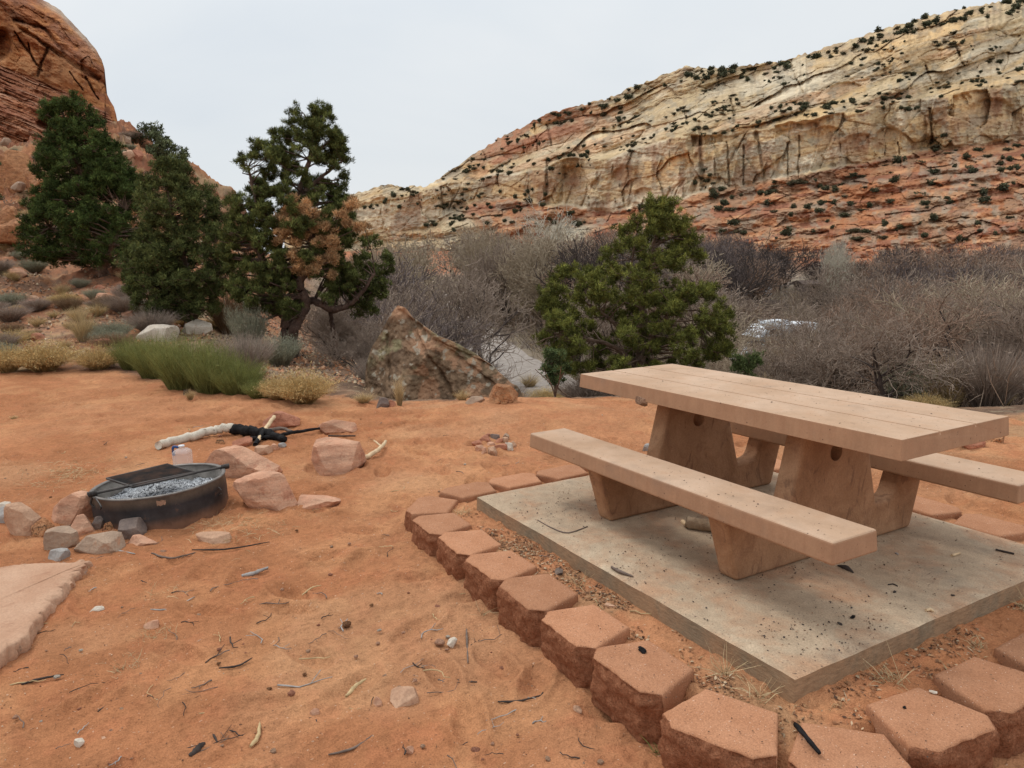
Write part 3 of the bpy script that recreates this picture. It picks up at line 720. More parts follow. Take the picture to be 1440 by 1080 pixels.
# ------------------------------------------------------------------ picnic table
def table_mats():
    m, nt, b = newmat('cast tan concrete'); v = coords(nt)
    n = tnoise(nt, v, 2.2, 6, .6); n2 = tnoise(nt, v, 9, 6, .65); n3 = tnoise(nt, v, 120, 3, .6)
    c = mixn(nt, ramp(nt, n, [(.36, 0.), (.64, 1.)]), (.47, .30, .19), (.57, .395, .275))
    c = mixn(nt, ramp(nt, n2, [(.52, 0.), (.7, .5)]), c, (.40, .23, .135))
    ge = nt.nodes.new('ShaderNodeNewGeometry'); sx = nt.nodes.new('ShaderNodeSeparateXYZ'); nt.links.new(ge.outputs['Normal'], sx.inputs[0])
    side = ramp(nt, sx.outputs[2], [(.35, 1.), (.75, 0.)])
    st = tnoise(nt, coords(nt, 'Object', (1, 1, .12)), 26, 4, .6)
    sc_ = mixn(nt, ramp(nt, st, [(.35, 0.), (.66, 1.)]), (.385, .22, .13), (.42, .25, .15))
    c = mixn(nt, side, c, sc_)  # side faces coloured darker: top-lit shading painted into the concrete
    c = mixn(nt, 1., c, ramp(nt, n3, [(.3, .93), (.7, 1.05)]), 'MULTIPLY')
    c = mixn(nt, 1., c, ramp(nt, n2, [(.3, .88), (.7, 1.06)]), 'MULTIPLY')
    c = mixn(nt, ramp(nt, tnoise(nt, v, 60, 1, .5), [(.735, 0.), (.75, .8)]), c, (.12, .07, .045))
    c = mixn(nt, ramp(nt, tnoise(nt, v, 1.7, 4, .7), [(.58, 0.), (.72, .4)]), c, (.24, .18, .14))
    nt.links.new(c, b.inputs['Base Color']); b.inputs['Roughness'].default_value = .82; b.inputs['Specular IOR Level'].default_value = .25
    bumps(nt, b, [(n2, .25, .006), (n3, .3, .0015)])
    m2, nt, b = newmat('stained shaded cast leg'); v = coords(nt)
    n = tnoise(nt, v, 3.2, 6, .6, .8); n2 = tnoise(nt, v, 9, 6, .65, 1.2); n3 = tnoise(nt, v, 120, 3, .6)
    c = mixn(nt, ramp(nt, n, [(.35, 0.), (.65, 1.)]), (.30, .155, .08), (.44, .25, .14))  # leg tones also darkened, deeper shadow put into the colour
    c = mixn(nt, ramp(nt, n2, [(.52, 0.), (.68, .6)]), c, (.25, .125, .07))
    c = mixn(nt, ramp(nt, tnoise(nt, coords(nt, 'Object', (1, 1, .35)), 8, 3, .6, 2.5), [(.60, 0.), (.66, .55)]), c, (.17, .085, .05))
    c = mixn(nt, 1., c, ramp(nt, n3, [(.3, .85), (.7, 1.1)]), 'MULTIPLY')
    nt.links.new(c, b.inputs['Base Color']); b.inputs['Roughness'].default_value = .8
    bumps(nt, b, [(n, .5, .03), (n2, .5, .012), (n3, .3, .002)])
    m3 = mat_rock('broken aggregate', (.20, .12, .08), (.33, .20, .13), (.5, .36, .25), 30, bump=((25, .9, .02), (90, .8, .006)))
    return m, m2, m3
TM = table_mats()
def plank(x0, x1, y0, y1, z0, z1, grooves=(), slant=.006):
    """slab with V grooves along its length; side faces lean out a little towards the bottom"""
    prof = [(y0, z0)]
    prof = [(y0-slant, z0), (y0, z1)]
    for g in grooves: prof += [(g-.006, z1), (g-.003, z1-.012), (g+.003, z1-.012), (g+.006, z1)]
    prof += [(y1, z1), (y1+slant, z0)]
    bm = bmesh.new(); xs_ = np.linspace(x0, x1, 2)
    rows = []
    for k, x in enumerate(xs_):
        sg = -1 if k == 0 else 1
        rows.append([bm.verts.new((x+sg*(slant if z == z0 else 0), y, z)) for y, z in prof])
    n = len(prof)
    for i in range(n-1): bm.faces.new((rows[0][i], rows[0][i+1], rows[1][i+1], rows[1][i]))
    bm.faces.new((rows[0][n-1], rows[0][0], rows[1][0], rows[1][n-1]))
    bm.faces.new(rows[0][::-1]); bm.faces.new(rows[1])
    return bm
def eval_replace(o):
    dg = bpy.context.evaluated_depsgraph_get(); me = bpy.data.meshes.new_from_object(o.evaluated_get(dg)); o.modifiers.clear(); o.data = me
def build_table():
    t = empty('picnic_table', (1.29, 1.10, 0)); tag(t, 'long tan cast concrete picnic table with benches on the concrete pad', 'picnic table')
    off = Vector((-1.29, -1.10, 0))
    def put(name, me, m=None):
        o = link(name, me, t, off)
        return o
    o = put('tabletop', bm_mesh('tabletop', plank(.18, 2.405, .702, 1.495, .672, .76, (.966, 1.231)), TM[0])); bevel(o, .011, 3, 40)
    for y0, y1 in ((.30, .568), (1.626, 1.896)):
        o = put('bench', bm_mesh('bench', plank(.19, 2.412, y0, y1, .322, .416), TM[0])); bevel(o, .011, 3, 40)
    def leg(x0, x1):
        h = [(.43, 0.), (.335, .325), (.54, .325), (.575, .235), (.595, .205), (.64, .193), (.745, .193), (.875, .673)]
        prof = h+[(2.2-y, z) for y, z in h[::-1]]
        bm = bmesh.new(); a = [bm.verts.new((x0, y, z+.0)) for y, z in prof]; c = [bm.verts.new((x1, y, z)) for y, z in prof]; n = len(prof)
        bm.faces.new(a); bm.faces.new(c[::-1])
        for i in range(n): bm.faces.new((a[i], a[(i+1) % n], c[(i+1) % n], c[i]))
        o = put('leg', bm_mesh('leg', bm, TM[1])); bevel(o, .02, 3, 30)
        bc = bmesh.new(); bmesh.ops.create_cone(bc, cap_ends=True, segments=32, radius1=.045, radius2=.045, depth=.6, matrix=Matrix.Translation(((x0+x1)/2-.0, 1.10, .525)) @ Matrix.Rotation(math.pi/2, 4, 'Y'))
        cut = link('cutter', bm_mesh('cutter', bc), t, off)
        bo = o.modifiers.new('hole', 'BOOLEAN'); bo.object = cut; bo.operation = 'DIFFERENCE'; bo.solver = 'EXACT'
        bpy.context.view_layer.update(); eval_replace(o); bpy.data.objects.remove(cut)
        return o
    leg(.745, .862); leg(1.705, 1.822)
    # broken corner under the top edge
    r = rock_mesh('chipped_patch', 5, (.055, .03, .035), 3, 12); r.materials.append(TM[2])
    link('chipped_patch', r, t, (.80-1.29, .712-1.10, .668))

# ------------------------------------------------------------------ rocks
def rock_mesh(name, seed, dims, sub=4, cuts_=14, rough=.06, flat=0.):
    bm = bmesh.new(); bmesh.ops.create_icosphere(bm, subdivisions=sub, radius=1.)
    rs = np.random.RandomState(seed); P = np.array([v_.co[:] for v_ in bm.verts])
    box = np.abs(P).max(1, keepdims=True); P = P*(.55+.45/box)          # towards a box
    for k in range(cuts_):
        n = rs.randn(3); n /= np.linalg.norm(n); h = .62+.3*rs.rand(); d = P@n-h
        P = P-np.maximum(d, 0)[:, None]*n
    n1 = fbm(P[:, 0]*1.6+seed, P[:, 1]*1.6, P[:, 2]*1.6, 4, seed, .55)-.5
    L = np.linalg.norm(P, axis=1, keepdims=True); P = P*(1+rough*2*n1[:, None])
    n2 = fbm(P[:, 0]*6+seed, P[:, 1]*6, P[:, 2]*6, 3, seed+3, .6)-.5; P = P*(1+rough*.6*n2[:, None])
    P = P*np.array(dims)
    for v_, p in zip(bm.verts, P): v_.co = p
    me = bpy.data.meshes.new(name); bm.to_mesh(me); bm.free(); return me
ROCKM = dict(
 tan=mat_rock('tan stone', (.42, .24, .15), (.55, .345, .225), (.36, .19, .12), 5),
 pink=mat_rock('pink sandstone', (.50, .25, .155), (.58, .34, .22), (.40, .17, .10), 4, strata=7),
 red=mat_rock('red sandstone', (.36, .145, .085), (.46, .20, .12), (.28, .10, .06), 5, strata=9),
 grey=mat_rock('grey stone', (.30, .205, .145), (.41, .285, .20), (.42, .22, .13), 7),
 blue=mat_rock('slate stone', (.28, .255, .235), (.40, .37, .34), (.34, .24, .17), 7),
 dark=mat_rock('dark stone', (.12, .09, .08), (.22, .16, .13), None, 9),
 pale=mat_rock('pale stone', (.52, .44, .35), (.66, .57, .47), (.44, .30, .20), 6),
 lichen=mat_rock('lichened boulder', (.24, .14, .08), (.36, .22, .13), (.20, .18, .11), 3, strata=5),
 orange=mat_rock('orange boulder', (.40, .175, .08), (.50, .25, .12), (.24, .10, .055), 1.6, bump=((1.5, .8, .3), (6, .8, .08), (25, .5, .02)), strata=2.5))
def put_rock(X, Yb, w, h, mat, label, seed, deep=.8, rz=None, sink=.22, tilt=(0, 0), name='rock', group=None, sub=4, cuts_=14, cat='rock', rough=.06):
    """rock standing on the ground at photo position, w,h in photo pixels"""
    P = gp(X, Yb); s = wm(P); W = w*s/2; Hh = h*s
    me = rock_mesh(name, seed, (W*1.08, W*deep, Hh*.80), sub, cuts_, rough); me.materials.append(ROCKM[mat])
    me.polygons.foreach_set('use_smooth', np.zeros(len(me.polygons), dtype=bool))
    a = math.atan2(RT[1], RT[0])+(math.radians(rz) if rz is not None else 0)
    c = P+FH*W*deep*.7
    o = link(name, me, None, (c[0], c[1], hz(c[0], c[1])+Hh*(.22-sink*.5)), (math.radians(tilt[0]), math.radians(tilt[1]), a))
    tag(o, label, cat, group); return o
build_table()

# ------------------------------------------------------------------ stones round the camp
RL = [
 (31, 752, 48, 50, 'tan', 'upright pointed tan stone, leftmost of the big ones by the fire ring', 1, .6, 20, .1),
 (92, 735, 62, 42, 'pink', 'blocky pale pink stone leaning between two others left of the fire ring', 2, .8, -10, .1),
 (56, 755, 36, 27, 'orange', 'small orange stone with a dark hollow in front of the pointed one', 3, .8, 0, .12),
 (109, 750, 36, 24, 'pink', 'small pinkish stone wedged behind the flat grey slab', 4, .8, 30, .1),
 (83, 772, 44, 30, 'grey', 'angular grey and ochre stone left of the flat grey slab', 5, .7, 15, .15),
 (134, 779, 74, 27, 'grey', 'flat grey slab stone with a dark edge in front of the fire ring', 6, .55, -8, .12),
 (180, 757, 44, 25, 'dark', 'grey brown wedge stone leaning on the fire ring\'s wall', 7, .8, 20, .1),
 (79, 788, 28, 14, 'blue', 'small pale slate coloured stone below the grey ones', 8, .8, 0, .15),
 (5, 733, 26, 20, 'blue', 'grey stone cut by the left frame edge, lower of two', 9, .8, 0, .15),
 (4, 723, 22, 18, 'pale', 'pale stone cut by the left frame edge, upper of two', 10, .8, 0, .15),
 (136, 744, 24, 20, 'dark', 'little brown broken stone at the foot of the ring\'s left side', 11, .8, 40, .12),
 (153, 746, 18, 13, 'orange', 'little ochre stone touching the ring\'s left side', 12, .8, 10, .12),
 (198, 768, 40, 14, 'pink', 'thin pink stone flake in the sand just in front of the ring', 13, .6, -20, .3),
 (298, 764, 60, 13, 'tan', 'thin pale oval stone lying flat right of the ring\'s front', 14, .45, -5, .3),
 (332, 672, 108, 42, 'pink', 'broad low pink stone slab right behind the fire ring', 15, .55, -4, .12),
 (370, 717, 90, 48, 'pink', 'large blocky stone with a slanting pale top right of the ring', 16, .75, -14, .08),
 (474, 664, 74, 48, 'pink', 'big cube shaped pink boulder with the pale stick behind it', 17, .85, 10, .06),
 (393, 600, 50, 26, 'red', 'dull red pyramid shaped rock beyond the charred log', 18, .7, 0, .08),
 (473, 609, 50, 20, 'pink', 'low pinkish rock at the thin end of the charred branch', 19, .6, 5, .1),
 (446, 712, 66, 14, 'pink', 'flat buried stone in the sand right of the blocky one', 20, .7, 10, .45),
 (368, 638, 24, 13, 'tan', 'small tan stone in front of the charred log', 21, .8, 10, .15),
 (337, 628, 30, 13, 'red', 'small red stone under the bend of the white log', 22, .8, 0, .15),
 (396, 630, 11, 7, 'blue', 'tiny dark round pebble in front of the charred log', 23, .9, 0, .15),
 (386, 633, 13, 9, 'pink', 'tiny pink stone between the dark pebble and the tan stone', 24, .9, 0, .15),
 (309, 624, 13, 7, 'orange', 'tiny orange stone under the white log\'s middle', 25, .9, 0, .15),
 (538, 573, 18, 14, 'dark', 'dark reddish brown lump at the rim of the sand, left one', 26, .8, 0, .1),
 (551, 573, 14, 11, 'red', 'dark reddish lump at the rim of the sand, right one', 27, .8, 0, .1),
 (580, 560, 26, 13, 'blue', 'rounded grey boulder at the foot of the giant boulder', 28, .8, 0, .2),
 (630, 560, 62, 12, 'pale', 'long pale slab at the foot of the giant boulder', 29, .5, -6, .2),
 (668, 566, 26, 9, 'grey', 'low grey stone right of the long pale slab', 30, .6, 0, .25),
 (708, 567, 46, 27, 'orange', 'crumbly orange lump at the giant boulder\'s right foot', 31, .9, 0, .1),
 (757, 556, 44, 11, 'pale', 'long pale grey rock at the head of the road cut', 32, .5, -14, .2),
 (215, 480, 56, 24, 'pale', 'pale pink boulder blotched with lichen above the green bush', 33, .8, 0, .15),
 (272, 470, 40, 20, 'pale', 'greyish boulder half hidden above the green bush', 34, .8, 10, .15),
 (570, 992, 44, 20, 'tan', 'half buried tan stone in the sand near the bottom edge', 35, .9, 15, .42),
 (635, 908, 17, 12, 'pale', 'white topped pebble in the sand beside the block row', 36, .8, 20, .2),
 (210, 884, 24, 11, 'pink', 'flat pink pebble above a straw tuft in the left sand', 37, .7, 0, .25),
 (135, 861, 19, 7, 'pale', 'pale bark coloured flake near the broken slab', 38, .6, 10, .25),
 (530, 992, 15, 12, 'pink', 'small pinkish pebble with a pale face, left of the half buried tan stone', 39, .8, 0, .2),
 (110, 1049, 14, 10, 'pale', 'pale chip stone near the bottom left corner', 40, .7, 0, .2),
 (440, 1010, 16, 12, 'pink', 'rounded pink pebble near the bottom middle', 41, .9, 0, .2),
 (812, 1003, 13, 9, 'tan', 'rounded pebble left of the big front block', 42, .9, 0, .2),
 (906, 1040, 16, 11, 'red', 'reddish pebble tucked under the big front block', 43, .9, 0, .2),
 (575, 1058, 12, 9, 'pink', 'tiny pink pebble close to the bottom edge', 44, .9, 0, .2),
 (1372, 630, 34, 12, 'red', 'flat red stone at the brush edge beyond the far bench', 45, .8, 0, .2),
 (1404, 622, 26, 12, 'orange', 'orange stone at the brush edge by the right frame edge', 46, .8, 0, .2),
 (915, 636, 21, 12, 'blue', 'small pale blue grey block in the sand behind the near table leg', 47, .8, 0, .05),
]
for a in RL:
    X, Yb, w, h, m_, lab, sd, dp, rz, sk = a
    put_rock(X, Yb, w, h, m_, lab, sd, dp, rz, sk, sub=4 if w > 30 else 3)
# little stone ring
for i, (X, Y, w, h, m_) in enumerate([(671, 627, 18, 8, 'red'), (682, 622, 20, 9, 'red'), (676, 634, 16, 8, 'pink'), (692, 638, 15, 10, 'tan'), (681, 638, 9, 9, 'pink'), (704, 632, 20, 8, 'red'), (716, 632, 13, 11, 'pale'), (709, 623, 12, 8, 'tan'),
        (697, 617, 17, 7, 'dark'), (712, 616, 11, 6, 'grey'), (702, 624, 13, 7, 'red'), (690, 628, 14, 8, 'pink'), (722, 628, 9, 8, 'tan'), (685, 615, 10, 5, 'red')]):
    put_rock(X, Y, w, h, m_, 'small reddish or tan stone of the little stone circle in the sand', 60+i, .8, rnd.uniform(-60, 60), .12, name='stone', group='stones of the little circle left of the bench', sub=3, cat='stone')

# broken concrete slab bottom left
def broken_slab():
    poly = [(-130, 812), (0, 789), (60, 784), (127, 781), (112, 795), (100, 808), (88, 824), (76, 838), (60, 852), (48, 872), (30, 892), (-20, 925), (-130, 990)]
    P = [at(x, y, -.15) for x, y in poly]; Q = []
    n = len(P)
    for i in range(n):
        a, b_ = P[i], P[(i+1) % n]; L = np.linalg.norm(b_-a); k = max(2, int(L/.012))
        for j in range(k):
            p = a+(b_-a)*j/k; w = .022*(fbm(np.array([p[0]*11]), np.array([p[1]*11]), None, 4, 7, .6)[0]-.5)*2; Q.append(p[:2]+w)
    Q = np.array(Q); c = Q.mean(0); n = len(Q); rings = []
    for s, z in ((.02, .012), (.3, .01), (.6, .006), (.8, .003), (.9, 0), (.955, -.004), (.985, -.010), (1., -.024), (1.02, -.05), (1.0, -.075), (1.03, -.12), (1.0, -.2)):
        q = c+(Q-c)*s; zz = z+.008*(fbm(q[:, 0]*9, q[:, 1]*9, None, 4, 4)-.5)*2
        if s >= .955:
            w = .02*(fbm(q[:, 0]*35, q[:, 1]*35, np.full(n, z*50), 3, 9, .7)-.5)*2
            q = q+w[:, None]; zz = zz+w*.5
        rings.append(np.column_stack([q, zz-.172]))
    V = np.concatenate(rings); Fq = []
    for j in range(len(rings)-1):
        for i in range(n): Fq.append([j*n+i, j*n+(i+1) % n, (j+1)*n+(i+1) % n, (j+1)*n+i])
    m = mat_rock('old broken concrete', (.42, .23, .14), (.52, .32, .21), (.34, .17, .10), 3, bump=((20, .6, .012), (90, .7, .004)))
    return link('broken_slab', mkmesh('broken_slab', V, np.array(Fq), [m], False))
sl = broken_slab(); tag(sl, 'pinkish broken concrete slab with crumbling edge at the left frame edge', 'concrete slab')
for i, (X, Y, w, h) in enumerate([(86, 832, 26, 17), (62, 856, 22, 15), (108, 802, 18, 12), (44, 874, 17, 12), (98, 814, 16, 10), (74, 846, 13, 10)]):
    r = put_rock(X, Y, w, h, 'tan', None, 130+i, .9, i*30, .15, name='aggregate_lump', sub=3, rough=.12)
    mw = r.matrix_basis.copy(); r.parent = sl; r.matrix_basis = mw
    if 'category' in r: del r['category']

# ------------------------------------------------------------------ fire ring
STEEL = mat_plain('sooty steel', (.055, .045, .04), .55, .35, .5, 9, [(14, .3, .01), (60, .3, .003)], .4)
def steel_mats():
    m, nt, b = newmat('ring outside'); v = coords(nt)
    sx = nt.nodes.new('ShaderNodeSeparateXYZ'); nt.links.new(v, sx.inputs[0])
    n = tnoise(nt, v, 6, 6, .65)
    c = ramp(nt, sx.outputs[2], [(0., (.20, .11, .07)), (.06, (.05, .045, .045)), (.13, (.035, .033, .036)), (.18, (.11, .085, .065)), (.22, (.13, .10, .08))])
    c = mixn(nt, 1., c, ramp(nt, n, [(.3, .55), (.7, 1.5)]), 'MULTIPLY')
    c = mixn(nt, ramp(nt, tnoise(nt, v, 12, 4, .7), [(.6, 0.), (.7, .5)]), c, (.16, .085, .05))
    nt.links.new(c, b.inputs['Base Color']); b.inputs['Roughness'].default_value = .5; b.inputs['Metallic'].default_value = .3
    bumps(nt, b, [(n, .3, .01), (tnoise(nt, v, 50, 4, .6), .3, .003)])
    m2 = mat_plain('ring inside ash coated', (.30, .27, .24), .9, 0., .5, 9, [(14, .3, .01), (60, .4, .004)])
    m3, nt, b = newmat('rusty grate mesh'); v = coords(nt)
    n = tnoise(nt, v, 9, 5, .6); c = mixn(nt, ramp(nt, n, [(.4, 0.), (.65, 1.)]), (.02, .017, .016), (.085, .045, .03))
    nt.links.new(c, b.inputs['Base Color']); b.inputs['Roughness'].default_value = .7
    m4 = mat_plain('cold ash', (.34, .35, .37), 1., 0., .5, 60, [(30, .6, .02), (120, .8, .008)], .05)
    return m, m2, m3, m4
SM = steel_mats()
def fire_ring():
    base = gp(230, 742); rad = .435; Hh = .215
    c = np.array([*at(229, 694, -.08)[:2], 0.]); c[2] = hz(c[0], c[1])-.02
    root = empty('fire_ring', c); root.rotation_euler = (math.radians(0), math.radians(0), 0)
    tag(root, 'blackened round steel campfire ring with fold-over grate, full of grey ash', 'fire ring')
    # tilt: towards the left of the picture
    ax = Vector((FH[0], FH[1], 0)); root.rotation_mode = 'QUATERNION'
    from mathutils import Quaternion
    root.rotation_quaternion = Quaternion(ax, math.radians(-3.0))
    # wall: lathe with real thickness and a rolled rim
    n = 96; th = np.linspace(0, 2*math.pi, n, endpoint=False)
    def lathe(prof, m, name, wob=.004):
        V = []
        for r, z in prof:
            rr = r+wob*np.sin(th*3+1)+wob*.5*np.sin(th*7)
            V.append(np.column_stack([rr*np.cos(th), rr*np.sin(th), np.full(n, z)]))
        V = np.concatenate(V); k = len(prof)
        Q = [[j*n+i, j*n+(i+1) % n, (j+1)*n+(i+1) % n, (j+1)*n+i] for j in range(k-1) for i in range(n)]
        return link(name, mkmesh(name, V, np.array(Q), [m], True), root)
    lathe([(rad+.0, -.06), (rad, 0), (rad, .05), (rad+.002, .10), (rad, .16), (rad, Hh-.012)], SM[0], 'ring_wall')
    lathe([(rad-.006, Hh-.012), (rad-.008, .12), (rad-.008, .02)], SM[1], 'inner_wall')
    lathe([(rad+.0005, Hh-.013), (rad+.006, Hh-.006), (rad+.004, Hh), (rad-.010, Hh+.002), (rad-.024, Hh-.003), (rad-.025, Hh-.008), (rad-.0065, Hh-.012)], mat_plain('worn rim', (.16, .14, .125), .5, .3, .35, 14, None, .4), 'rim')
    # ash bed
    R_ = np.linspace(0, rad-.012, 46); T_ = np.linspace(0, 2*math.pi, 150)
    A, B = np.meshgrid(R_, T_, indexing='ij'); x = A*np.cos(B); y = A*np.sin(B)
    z = .10+.03*(fbm(x*9, y*9, None, 4, 3)-.5)*2+.02*(fbm(x*45, y*45, None, 3, 8)-.5)*2+.02*(x*0)
    ca = mixc([.60, .61, .62], [.13, .13, .14], ss(.54, .64, fbm(x*30, y*30, None, 4, 4, .6)))
    ash = link('ash_bed', mkmesh('ash_bed', np.stack([x, y, z], -1), grid_faces(46, 150), [mat_attr('ash', 1., (60, .5), ((60, .8, .01), (160, .6, .004)), .02)], False, ca), root)
    # flakes of charcoal and ash
    k = 2200; q = NR.rand(k)**.5*(rad-.03); t = NR.rand(k)*6.283; cx_, cy_ = q*np.cos(t), q*np.sin(t)
    cz_ = .112+.03*(fbm(cx_*9, cy_*9, None, 4, 3)-.5)*2
    V = []; Q = []; cc = []
    for i in range(k):
        s = NR.uniform(.002, .0065); R = Euler((NR.rand()*6, NR.rand()*6, NR.rand()*6)).to_matrix()
        l, w_, h_ = s, s*.5, s*.25; b0 = len(V)
        for dx, dy, dz in ((-1, -1, -1), (1, -1, -1), (1, 1, -1), (-1, 1, -1), (-1, -1, 1), (1, -1, 1), (1, 1, 1), (-1, 1, 1)):
            p = R @ Vector((dx*l, dy*w_, dz*h_)); V.append((cx_[i]+p.x, cy_[i]+p.y, cz_[i]+p.z))
        Q += [[b0+a for a in f] for f in ((0, 3, 2, 1), (4, 5, 6, 7), (0, 1, 5, 4), (1, 2, 6, 5), (2, 3, 7, 6), (3, 0, 4, 7))]
        g = NR.choice([.05, .45, .62, .74, .68]); cc += [(g, g, g*1.03)]*8
    me = mkmesh('ash_flakes', V, np.array(Q), [mat_attr('ash flakes', 1., (80, .3), None, .02)], False, cc)
    o = link('ash_flakes', me, ash); tag(o, kind='stuff')
    # grate: frame bars, handle bar across the ring, fold plate of fine mesh
    inv = lambda X, Y, z: (root.matrix_world.inverted() @ Vector(at(X, Y, z)))
    bpy.context.view_layer.update()
    ztop = c[2]+Hh+.012
    L = inv(128, 695, ztop-.012); Rr = inv(318, 656, ztop+.015)
    g1 = inv(150, 673, ztop-.002+.02); g2 = inv(235, 653, ztop+.03); g3 = inv(276, 665, ztop+.012); g4 = inv(187, 685, ztop-.004)
    hb = [L+Vector((0, 0, -.0)), L.lerp(Rr, .08), L.lerp(Rr, .5)+Vector((0, 0, .004)), L.lerp(Rr, .93), Rr+Vector((0, 0, .006))]
    V1 = poly_tube(smooth_path([tuple(p) for p in hb], 24), .0095, 8)
    link('handle_bar', mkmesh('handle_bar', *V1, [STEEL], True), root)
    for nm, p, dz in (('coil_grip', L, 1), ('coil_grip', Rr, -1)):
        d = (Rr-L).normalized()*dz; side = d.cross(Vector((0, 0, 1))).normalized(); pts = []
        for i in range(90):
            a = i/90*2*math.pi*6; pts.append(p+d*(i/90*.055-.02)+side*math.cos(a)*.015+Vector((0, 0, 1))*math.sin(a)*.015)
        link(nm, mkmesh(nm, *poly_tube(np.array([tuple(q_) for q_ in pts]), .0052, 6), [STEEL], True), root)
    # plate between g1..g4 : woven bars
    def lerp2(u, v_): return g1.lerp(g2, u).lerp(g4.lerp(g3, u), v_)
    S0, S1 = [], []
    for i in range(0, 47):
        S0.append(tuple(lerp2(i/46, 0))); S1.append(tuple(lerp2(i/46, 1)))
    for i in range(0, 25):
        S0.append(tuple(lerp2(0, i/24)+Vector((0, 0, .003)))); S1.append(tuple(lerp2(1, i/24)+Vector((0, 0, .003))))
    Vt, Qt = tubes(S0, S1, np.full(len(S0), .0034), np.full(len(S0), .0034), 5)
    grate = link('cooking_grate', mkmesh('cooking_grate', Vt, Qt, [SM[2]], True), root)
    fr = [poly_tube(np.array([tuple(a), tuple((a+b_)/2), tuple(b_)]), .008, 8) for a, b_ in ((g1, g2), (g2, g3), (g3, g4), (g4, g1))]
    link('grate_frame', mkmesh('grate_frame', *join(fr), [STEEL], True), grate)
    # hinge hook on the left side and a catch on the right
    hk = [L+Vector((0, 0, -.005))]
    for a_, b_ in ((.0, -.03), (-.012, -.06), (-.0, -.085), (.02, -.10)): hk.append(L+Vector((RT[0]*a_, RT[1]*a_, b_)))
    hk2 = [inv(134, 700, ztop-.02), inv(142, 712, ztop-.05), inv(141, 716, ztop-.07)]
    link('hinge_hook', mkmesh('hinge_hook', *join([poly_tube(smooth_path([tuple(p) for p in hk], 14), .007, 6), poly_tube(smooth_path([tuple(p) for p in hk2], 8), .006, 6)]), [STEEL], True), root)
    a0 = math.atan2(RT[1], RT[0])
    rr = Vector((math.cos(a0-.15)*rad, math.sin(a0-.15)*rad, .12)); pts = [rr+Vector((RT[0]*.02*math.sin(t_), RT[1]*.02*math.sin(t_), .028*math.cos(t_))) for t_ in np.linspace(0, math.pi, 9)]
    link('side_loop', mkmesh('side_loop', *poly_tube(np.array([tuple(p) for p in pts]), .005, 6), [STEEL], True), root)
    # pale worn sticker patch on the wall
    bm = bmesh.new(); aa = math.atan2(-FH[1], -FH[0]); vs = []
    for j in range(2):
        row = []
        for i in range(7):
            t_ = aa+.38+.017*i*1.35; row.append(bm.verts.new(((rad+.003)*math.cos(t_), (rad+.003)*math.sin(t_), .148+.034*j+.004*math.sin(i*2.1+j))))
        vs.append(row)
    for i in range(6): bm.faces.new((vs[0][i], vs[0][i+1], vs[1][i+1], vs[1][i]))
    link('worn_label_patch', bm_mesh('worn_label_patch', bm, mat_plain('worn patch', (.30, .18, .12), .8, var=.4, scale=40)), root)
    return root
FR = fire_ring()

# ------------------------------------------------------------------ logs, sticks, jug
BARK = mat_rock('pale birch bark', (.52, .45, .36), (.66, .58, .47), (.16, .11, .08), 9, bump=((20, .5, .01), (80, .5, .003)))
CHAR = mat_plain('charcoal', (.016, .014, .014), .75, 0, .6, 30, [(25, .9, .015), (90, .6, .004)], .08)
PALEW = mat_plain('bare pale wood', (.60, .44, .27), .85, 0, .25, 18, [(30, .5, .006)])
TWIG = mat_plain('grey twig', (.17, .125, .10), .95, 0, .35, 20, [(60, .5, .002)])
DKTW = mat_plain('dark twig', (.055, .042, .036), .95, 0, .35, 20, [(60, .5, .002)])
STRW = mat_plain('straw', (.50, .36, .19), .9, 0, .3, 30, None)
SILV = mat_plain('weathered silver wood', (.34, .32, .30), .9, 0, .3, 30, [(50, .5, .003)])
def gpath(pts, lift):
    out = []
    for i, (X, Y) in enumerate(pts):
        P = gp(X, Y); l = lift[i] if hasattr(lift, '__len__') else lift; P[2] = hz(P[0], P[1])+l; out.append(P)
    return np.array(out)
def stick(name, pts, rad, m, label, cat, lift=None, parent=None, n=24, wob=.1, sides=8, group=None):
    rad = np.atleast_1d(np.array(rad, float)); 
    P = smooth_path(gpath(pts, lift if lift is not None else rad.mean()*.8), n)
    rr = np.interp(np.linspace(0, 1, n), np.linspace(0, 1, len(rad)), rad)
    P = P+np.random.RandomState(len(label or 'a')+n).randn(*P.shape)*rr[:, None]*.12
    o = link(name, mkmesh(name, *poly_tube(P, rr, sides, wob, n), [m], True), parent)
    if label: tag(o, label, cat, group)
    return o
lg = stick('log', [(223, 631), (262, 622), (296, 613), (328, 610)], [.038, .042, .04, .045], BARK, 'white barked log with a burnt black end lying beyond the fire ring', 'log', [.035, .04, .05, .06], n=26, wob=.035, sides=14)
stick('charred_end', [(326, 610), (350, 613), (378, 618), (400, 623)], [.045, .05, .045, .03], CHAR, None, None, [.05, .05, .045, .03], parent=lg, n=34, wob=.13, sides=12)
stick('branch', [(352, 622), (382, 620), (416, 615), (453, 609)], [.022, .019, .016, .011], CHAR, 'thin charred black branch running right from the burnt log', 'branch', [.03, .04, .05, .05], n=30, wob=.2)
st = stick('stick', [(360, 627), (372, 617), (387, 606)], [.016, .02, .02], PALEW, 'short stub stick with pale top and charred foot leaning on the burnt log', 'stick', [.02, .08, .14], n=14)
stick('charred_foot', [(359, 628), (366, 622), (373, 616.5)], [.022, .023, .021], CHAR, None, None, [.018, .045, .085], parent=st, n=10)
stick('stick', [(366, 611), (395, 607), (410, 611)], [.018, .02, .014], TWIG, 'grey brown branch piece behind the charred log', 'stick', .03, n=14)
